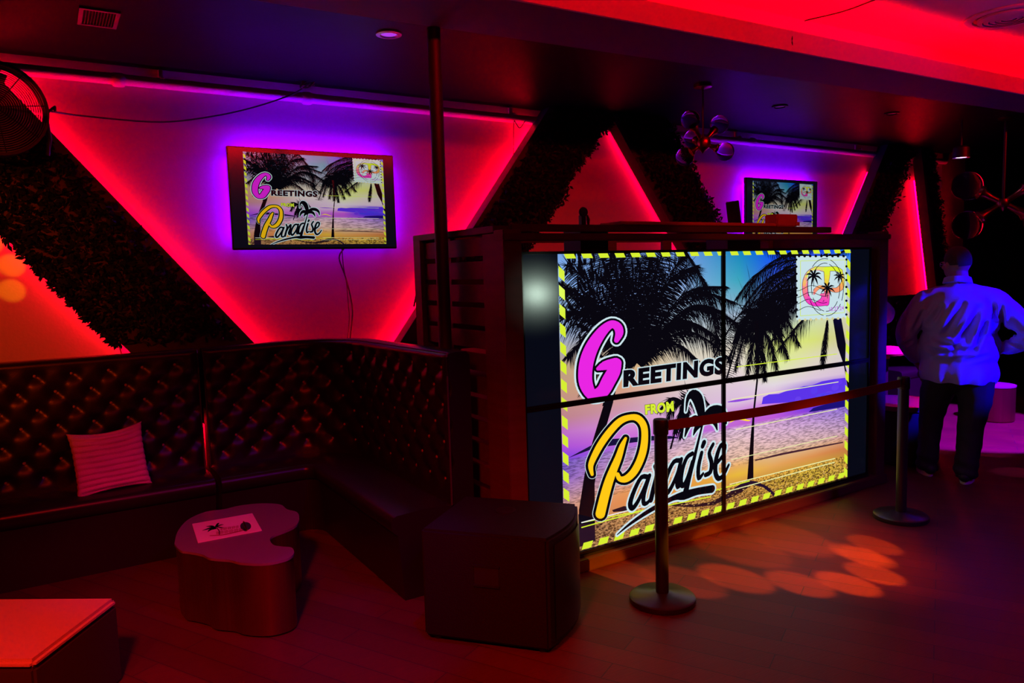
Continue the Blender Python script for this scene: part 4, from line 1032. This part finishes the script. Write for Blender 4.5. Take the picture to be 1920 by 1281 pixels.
# square grille in the dark ceiling
g = [on_z(*q_, CEIL) for q_ in ((143, 14), (222, 20), (224, 48), (148, 46))]
gc = sum(g, Vector())/4
t = thing('ceiling_grille', 'square dark vent grille in the low ceiling', 'vent', gc); t.location.z = CEIL
hx = (g[1].x-g[0].x)/2; hy = abs(g[0].y-g[3].y)/2
mb = MB(); mb.box(gc.x-hx, gc.x+hx, gc.y-hy, gc.y-hy+.02, CEIL-.01, CEIL-.0005).box(gc.x-hx, gc.x+hx, gc.y+hy-.02, gc.y+hy, CEIL-.01, CEIL-.0005).box(gc.x-hx, gc.x-hx+.02, gc.y-hy+.02, gc.y+hy-.02, CEIL-.01, CEIL-.0005).box(gc.x+hx-.02, gc.x+hx, gc.y-hy+.02, gc.y+hy-.02, CEIL-.01, CEIL-.0005)
mb.build('frame', M['rim'], t)
mb = MB(); k = gc.x-hx+.03
while k < gc.x+hx-.03: mb.box(k, k+.006, gc.y-hy+.02, gc.y+hy-.02, CEIL-.008, CEIL-.001); k += .014
mb.build('louvre', M['wood'], t)
# round diffuser on the coffer ceiling
vp = on_z(1892, 30, 3.42); vr = (vp-on_z(1806, 42, 3.42)).length
t = thing('round_air_diffuser', 'round ringed air diffuser on the red lit coffer ceiling', 'vent', vp)
MB().lathe([(vr, -.001), (vr, -.012), (vr*.93, -.02), (vr*.8, -.012), (vr*.78, -.001)], vp, 56, cap=False).build('outer_ring', M['cove'], t, True)
for k in range(5):
    r = vr*(.7-.135*k)
    MB().lathe([(r, -.004), (r-.004, -.022), (r-.03, -.03), (r-.036, -.027), (r-.006, -.018), (r-.004, -.004)], vp, 48, cap=False).build('cone_ring', M['cove'], t, True)
MB().lathe([(0, -.003), (vr*.77, -.003), (vr*.77, -.001), (0, -.001)], vp, 40).build('throat', M['black'], t)

# ---------------------------------------------------------------- globe pendants
def pendant(c, s_, label, arms):
    t = thing('globe_pendant', label, 'pendant lamp', c, 'copper globe pendants')
    MB().tube([(c.x, c.y, CEIL), (c.x, c.y, c.z)], .007*s_, 8).build('stem', M['black'], t)
    MB().lathe([(0, .05), (.05, .04), (.062, 0), (.05, -.04), (.02, -.06), (0, -.085)], c, 24).build('hub', M['copper'], t, True)
    MB().lathe([(.07, -.0), (.07, -.02), (.01, -.035)], (c.x, c.y, CEIL-.0005), 24).build('canopy', M['copper'], t, True)
    for d, gl, L in arms:
        d = Vector(d).normalized(); e = c+d*L*s_
        MB().tube([c, c.lerp(e, .45), c.lerp(e, .72), c.lerp(e, .86), e], [.014*s_, .016*s_, .022*s_, .036*s_, .03*s_], 14).build('arm', M['copper'], t, True)
        R_ = .072*s_; g = e+d*R_*.75
        MB().lathe([(R_*math.sin(a), -R_*math.cos(a)) for a in [PI*k/18 for k in range(19)]], g, 28).build('glass_globe', M['glass'], t, True)
pc_ = on_y(1318, 268, 4.28)
pendant(pc_, 1.0, 'copper armed globe pendant over the booth, before the foliage beam', (((.78, -.1, .72), 1, .17), ((-.8, -.2, .68), 1, .19), ((.6, -.5, -.35), 1, .13), ((-.72, .3, -.55), 1, .13), ((.3, .8, .3), 1, .14)))
pc2 = on_y(1881, 381, 3.9)
pendant(pc2, 2.05, 'dim far globe pendant hanging low at the dark end', (((.5, -.75, .62), 1, .13), ((-.5, .75, .55), 1, .13), ((.5, -.75, -.55), 1, .13), ((-.5, .75, -.6), 1, .13)))

# ---------------------------------------------------------------- furniture beyond the booth
sp = on_z(1659, 652, .82)
t = thing('bar_stool', 'red lit round bar stool beside the booth end', 'stool', (sp.x, sp.y, 0))
MB().lathe([(0, .83), (.13, .828), (.19, .80), (.2, .775), (.19, .755), (.05, .75), (.045, .71), (0, .71)], (sp.x, sp.y, 0), 36).build('round_seat', M['redbox'], t, True)
MB().lathe([(.035, .03), (.035, .72)], (sp.x, sp.y, 0), 20).build('column', M['black'], t, True)
MB().lathe([(.2, 0), (.2, .015), (.05, .035)], (sp.x, sp.y, 0), 32).build('foot_plate', M['black'], t, True)
dp = on_z(1690, 752, .5)
t = thing('drum_table', 'dark drum table with a pink lit rim behind the farther stanchion', 'table', (dp.x, dp.y, 0))
MB().lathe([(.27, 0), (.29, .04), (.29, .44), (.27, .46)], (dp.x, dp.y, 0), 40).build('drum', M['panelside'], t, True)
MB().lathe([(0, .46), (.31, .46), (.315, .48), (.31, .5), (0, .5)], (dp.x, dp.y, 0), 40).build('round_top', M['tabletop'], t, True)
spot('pink_table_beam', (8.4, 1.4, 3.0), (dp.x, dp.y, .5), 25, (1, .1, .9), 9, .4, .02)
tp = on_z(1884, 790, 0); c2_ = thing('round_side_table', 'far round brass sided table beside the standing person', 'table', (tp.x, tp.y+.1, 0))
MB().lathe([(.17, 0), (.18, .012), (.18, .36)], c2_.location, 40).build('brass_side', M['brass'], c2_, True)
MB().lathe([(0, .36), (.185, .36), (.185, .375), (0, .375)], c2_.location, 40).build('table_top', M['tabletop'], c2_)

# ---------------------------------------------------------------- people
def blob_mesh(parts, voxel=.014, smooth=6):
    """union of ellipsoids and tapered limbs -> one continuous surface"""
    bm = bmesh.new()
    for p in parts:
        if p[0] == 'e':
            _, c, r = p[:3]; rot = Euler(p[3]).to_matrix().to_4x4() if len(p) > 3 else Matrix()
            q = bmesh.ops.create_icosphere(bm, subdivisions=4, radius=1)
            bmesh.ops.transform(bm, matrix=Matrix.Translation(c) @ rot @ Matrix.Diagonal((*r, 1)), verts=q['verts'])
        else:
            pts = smooth_pts([(*a, r) for a, r in p[1]], 5)
            for k in range(len(pts)-1):
                a, b = pts[k], pts[k+1]; n = 3
                for j in range(n):
                    t_ = j/n; q = bmesh.ops.create_icosphere(bm, subdivisions=2, radius=a[3]+(b[3]-a[3])*t_)
                    bmesh.ops.translate(bm, vec=[a[d]+(b[d]-a[d])*t_ for d in range(3)], verts=q['verts'])
    me = bpy.data.meshes.new('tmp'); bm.to_mesh(me); bm.free()
    o = bpy.data.objects.new('tmp', me); COL.objects.link(o)
    r = o.modifiers.new('r', 'REMESH'); r.mode = 'VOXEL'; r.voxel_size = voxel
    s_ = o.modifiers.new('s', 'SMOOTH'); s_.iterations = smooth; s_.factor = .6
    bpy.context.view_layer.update()
    me2 = bpy.data.meshes.new_from_object(o.evaluated_get(bpy.context.evaluated_depsgraph_get()))
    bpy.data.objects.remove(o)
    for f in me2.polygons: f.use_smooth = True
    return me2
def fin(me, name, mt, parent, R):
    me.materials.clear(); me.materials.append(M[mt]); me.transform(R); return link(name, me, parent)
def man(origin, rz, label, cat='person'):
    R = Matrix.Translation(origin) @ Matrix.Rotation(rz, 4, 'Z')
    t = thing('person', label, cat, origin, rz=rz)
    # skin: head turned to his left, neck, forearm ends and hands
    hx, hy, hz = -.03, .035, 1.655
    Rh = (0, math.radians(-5), math.radians(42))
    rot = Euler(Rh).to_matrix()
    def H(x, y, z): return tuple(Vector((hx, hy, hz))+rot @ Vector((x, y, z)))
    parts = [('e', H(0, -.012, .02), (.082, .098, .108), Rh), ('e', H(0, .03, -.045), (.062, .07, .075), Rh), ('e', H(0, .105, -.015), (.012, .018, .018), Rh), ('e', H(0, .09, .012), (.05, .02, .012), Rh),
             ('e', H(0, .09, -.06), (.024, .014, .012), Rh), ('e', H(0, .075, -.1), (.026, .022, .018), Rh),
             ('e', H(-.083, -.005, -.01), (.01, .022, .034), Rh), ('e', H(.083, -.005, -.01), (.01, .022, .034), Rh),
             ('e', H(-.048, .07, -.02), (.02, .016, .018), Rh), ('e', H(.048, .07, -.02), (.02, .016, .018), Rh),
             ('l', [((-.01, -.0, 1.42), .085), ((-.01, .0, 1.52), .072), ((-.02, .02, 1.60), .066)]),
             ('l', [((.30, .06, 1.02), .034), ((.26, .14, .99), .030), ((.245, .165, .985), .028)]),
             ('l', [((-.30, .08, .92), .032), ((-.265, .125, .86), .028), ((-.255, .135, .84), .028)])]
    # bridges inside the clothes keep the body one surface
    parts += [('l', [((-.01, 0, 1.42), .08), ((0, 0, 1.2), .1), ((0, 0, .95), .1)]), ('l', [((0, 0, 1.36), .06), ((.25, 0, 1.38), .045), ((.44, -.03, 1.13), .036), ((.30, .06, 1.02), .034)]),
              ('l', [((0, 0, 1.36), .06), ((-.25, 0, 1.38), .045), ((-.35, -.02, 1.12), .036), ((-.30, .08, .92), .032)])]
    # hands: palm, five fingers each
    def hand(w, dr, up, thumb, s_=1):
        w = Vector(w); dr = Vector(dr).normalized(); up = Vector(up).normalized(); sd = dr.cross(up).normalized()
        ps = [('l', [(tuple(w), .024), (tuple(w+dr*.04), .026), (tuple(w+dr*.07), .024)]), ('e', tuple(w+dr*.05+sd*.015), (.028, .028, .028)), ('e', tuple(w+dr*.05-sd*.015), (.028, .028, .028))]
        for k, L in enumerate((.062, .074, .07, .055)):
            b0 = w+dr*.075+sd*(.030-.02*k); c1 = b0+dr*L*.45-up*.006; c2 = c1+dr*L*.3-up*.022; c3 = c2+dr*L*.12-up*.022
            ps.append(('l', [(tuple(b0), .0092), (tuple(c1), .009), (tuple(c2), .0082), (tuple(c3), .0075)]))
        b0 = w+dr*.025+sd*.03*thumb; ps.append(('l', [(tuple(b0), .012), (tuple(b0+dr*.025+sd*.022*thumb-up*.01), .0105), (tuple(b0+dr*.055+sd*.028*thumb-up*.02), .009)]))
        return ps
    parts += hand((.245, .165, .985), (-.6, .65, -.35), (.5, .6, .5), 1)
    parts += hand((-.255, .135, .84), (.25, .35, -.9), (-.7, .7, .1), 1)
    fin(blob_mesh(parts, .007, 3), 'body', 'skin', t, R)
    # hair cap
    bm = bmesh.new(); q = bmesh.ops.create_uvsphere(bm, u_segments=40, v_segments=28, radius=1)
    for v in list(bm.verts):
        if v.co.z < -.42+.62*max(0, v.co.y)+.12*abs(v.co.x): bm.verts.remove(v)
    bmesh.ops.transform(bm, matrix=Matrix.Translation(H(0, -.014, .022)) @ Euler(Rh).to_matrix().to_4x4() @ Matrix.Diagonal((.086, .102, .112, 1)), verts=bm.verts)
    for f in bm.faces: f.smooth = True
    me = bpy.data.meshes.new('hair'); bm.to_mesh(me); bm.free(); fin(me, 'hair', 'hair', t, R)
    # glasses
    mb = MB()
    for s_ in (-1, 1):
        c = Vector(H(.034*s_, .098, .0)); ax = rot @ Vector((1, 0, 0)); az = rot @ Vector((0, 0, 1))
        mb.tube([c+ax*.026*math.cos(a)+az*.02*math.sin(a) for a in [2*PI*k/20 for k in range(20)]], .0025, 6, closed=True)
        mb.tube([H(.06*s_, .096, .004), H(.086*s_, .05, .004), H(.088*s_, -.01, .002)], .0022, 6)
    mb.tube([H(-.008, .1, .002), H(.008, .1, .002)], .002, 6)
    g = mb.build('glasses', M['rim'], None, True); g.data.transform(R); attach(g, t)
    # shirt
    parts = [('e', (0, .0, 1.25), (.262, .165, .25)), ('e', (0, .035, 1.02), (.272, .20, .26)), ('e', (0, .02, .84), (.268, .19, .2)), ('l', [((-.22, 0, 1.385), .085), ((0, -.015, 1.42), .1), ((.22, 0, 1.385), .085)]),
             ('e', (0, -.03, 1.36), (.21, .12, .13)), ('l', [((-.02, -.005, 1.44), .088), ((-.02, .0, 1.50), .079)]),
             ('l', [((.23, 0, 1.36), .095), ((.34, -.02, 1.26), .088), ((.445, -.035, 1.14), .078), ((.40, .01, 1.07), .068), ((.31, .055, 1.02), .056)]),
             ('l', [((-.23, 0, 1.36), .095), ((-.31, -.02, 1.24), .088), ((-.355, -.02, 1.12), .08), ((-.335, .03, 1.02), .068), ((-.30, .078, .93), .055)])]
    me = blob_mesh(parts, .009, 5)
    bm = bmesh.new(); bm.from_mesh(me)
    bmesh.ops.bisect_plane(bm, geom=bm.verts[:]+bm.edges[:]+bm.faces[:], plane_co=(0, 0, .765), plane_no=(.03, 0, 1), clear_inner=True)
    bmesh.ops.bisect_plane(bm, geom=bm.verts[:]+bm.edges[:]+bm.faces[:], plane_co=(-.01, 0, 1.535), plane_no=(0, .3, 1), clear_outer=True)
    bm.normal_update()
    # folds: soft pulls that fan from the raised elbow and gather at the waist
    folds = [((.02,1.36),(-.10,1.12),.020,.016),((.12,1.33),(.02,1.05),.022,.018),((.16,1.22),(.10,1.02),.016,.014),((-.12,1.34),(-.20,1.20),.016,.014),((-.16,1.10),(.02,1.03),.016,.02),((-.14,.99),(.10,1.03),.015,.018),((-.20,1.02),(-.08,1.0),.014,.02),
             ((.22,1.32),(.20,1.12),.014,.016),((.05,1.20),(-.04,1.0),.016,.014),((.18,.98),(.05,.94),.014,.012),((.26,1.34),(.27,1.18),.012,.014),((-.24,1.3),(-.3,1.16),.012,.012),((.33,1.16),(.42,1.10),.012,.014),((.32,1.08),(.40,1.04),.01,.014),((-.30,1.08),(-.37,1.04),.012,.014)]
    for v in bm.verts:
        x, y, z = v.co; d = 0
        for (ax_, az_), (bx, bz2), wd, am in folds:
            vx, vz = bx-ax_, bz2-az_; tt = max(0, min(1, ((x-ax_)*vx+(z-az_)*vz)/(vx*vx+vz*vz))); px, pz_ = ax_+vx*tt, az_+vz*tt
            dd = math.hypot(x-px, z-pz_); tp_ = math.sin(PI*min(1, max(.05, tt)))*.7+.3
            am = am*1.5; d += -am*math.exp(-(dd/wd)**2)*tp_+am*.5*math.exp(-((dd-wd*1.9)/wd)**2)*tp_
        if y > .05: d *= .3
        d += .007*pnoise((x*7+z*3, y*6, z*9-x*4))+.004*pnoise((x*20, y*20, z*12))
        if z < .95: d += .010*(.95-z)/.18*math.sin(math.atan2(y, x)*7+pnoise((x*4, y*4, 0))*3)
        v.co += v.normal*d
    bm.to_mesh(me); bm.free()
    for f in me.polygons: f.use_smooth = True
    sh = fin(me, 'shirt', 'shirt', t, R)
    # collar
    mb = MB(); ring = []
    n = 36; vs = []; fs = []
    for k in range(n):
        a = 2*PI*k/n; 
        for (rr, zz) in ((.088, 1.50), (.084, 1.545), (.090, 1.548), (.100, 1.508)): vs.append((-.02+rr*math.cos(a), .0+rr*math.sin(a), zz-.02*math.sin(a)))
    for k in range(n):
        for j in range(4): fs.append((k*4+j, k*4+(j+1) % 4, ((k+1) % n)*4+(j+1) % 4, ((k+1) % n)*4+j))
    g = mb.add(vs, fs).build('collar', M['shirt'], None, True); g.data.transform(R); attach(g, sh)
    # trousers
    LF, RF = (-.19, .07), (.07, -.06)
    parts = [('e', (0, .02, .83), (.235, .165, .15)), ('l', [((-.11, .02, .78), .135), ((-.15, .05, .62), .112), ((-.17, .07, .45), .09), ((-.185, .06, .25), .082), ((LF[0], LF[1]-.01, .1), .082), ((LF[0], LF[1], .07), .08)]),
             ('l', [((.11, .02, .78), .14), ((.115, .0, .62), .118), ((.095, -.02, .45), .098), ((.08, -.05, .25), .088), ((RF[0], RF[1]-.01, .1), .086), ((RF[0], RF[1], .07), .083)])]
    me = blob_mesh(parts, .012, 5); bm = bmesh.new(); bm.from_mesh(me)
    bmesh.ops.bisect_plane(bm, geom=bm.verts[:]+bm.edges[:]+bm.faces[:], plane_co=(0, 0, .045), plane_no=(0, 0, 1), clear_inner=True); bm.normal_update()
    for v in bm.verts:
        x, y, z = v.co; v.co += v.normal*(.008*pnoise((x*9, y*9, z*14))+(.008*math.sin(z*75+x*20)*max(0, (.3-z)/.3)))
    bm.to_mesh(me); bm.free()
    for f in me.polygons: f.use_smooth = True
    fin(me, 'trousers', 'trousers', t, R)
    for (fx, fy), yaw in ((LF, .35), (RF, -.15)):
        T_ = Matrix.Translation((fx, fy, 0)) @ Matrix.Rotation(yaw, 4, 'Z')
        me = blob_mesh([('e', (0, -.055, .06), (.042, .05, .042)), ('e', (0, .03, .055), (.044, .08, .034)), ('e', (0, .12, .05), (.048, .075, .028)), ('e', (0, -.02, .085), (.038, .05, .035))], .009, 3)
        me.transform(T_); sh_ = fin(me, 'shoe', 'shoe', t, R)
        outl = [(.043*math.cos(a)*(1.12 if math.sin(a) > 0 else 1), (.155 if math.sin(a) > 0 else .1)*math.sin(a)+.04) for a in [2*PI*k/28 for k in range(28)]]
        mb = MB().prismz(outl, .0, .034); g = mb.build('sole', M['sole'], None); g.data.transform(R @ T_); attach(g, sh_)
    return t
RZ = math.atan2(-.89, .45)
guest = man(Vector((5.84, 2.98, 0)), RZ, 'person standing with back turned, pale shirt lit blue, hand on hip')
e = on_z(1674, 592, 1.12)
rz2 = RZ+.1
Rv = Matrix.Rotation(rz2, 4, 'Z') @ Vector((.50, -.04, 0))
g2 = copy_tree(guest); g2.location = (e.x-Rv.x, e.y-Rv.y, 0); g2.rotation_euler = (0, 0, rz2)
g2['label'] = 'person mostly hidden by the booth end, only a dim blue sleeve elbow showing'
guest['group'] = 'people'; g2['group'] = 'people'
spot('blue_spotlight', (8.6, -.6, 2.9), (e.x, e.y, 1.1), 60, BLUE, 9, .5, .05)
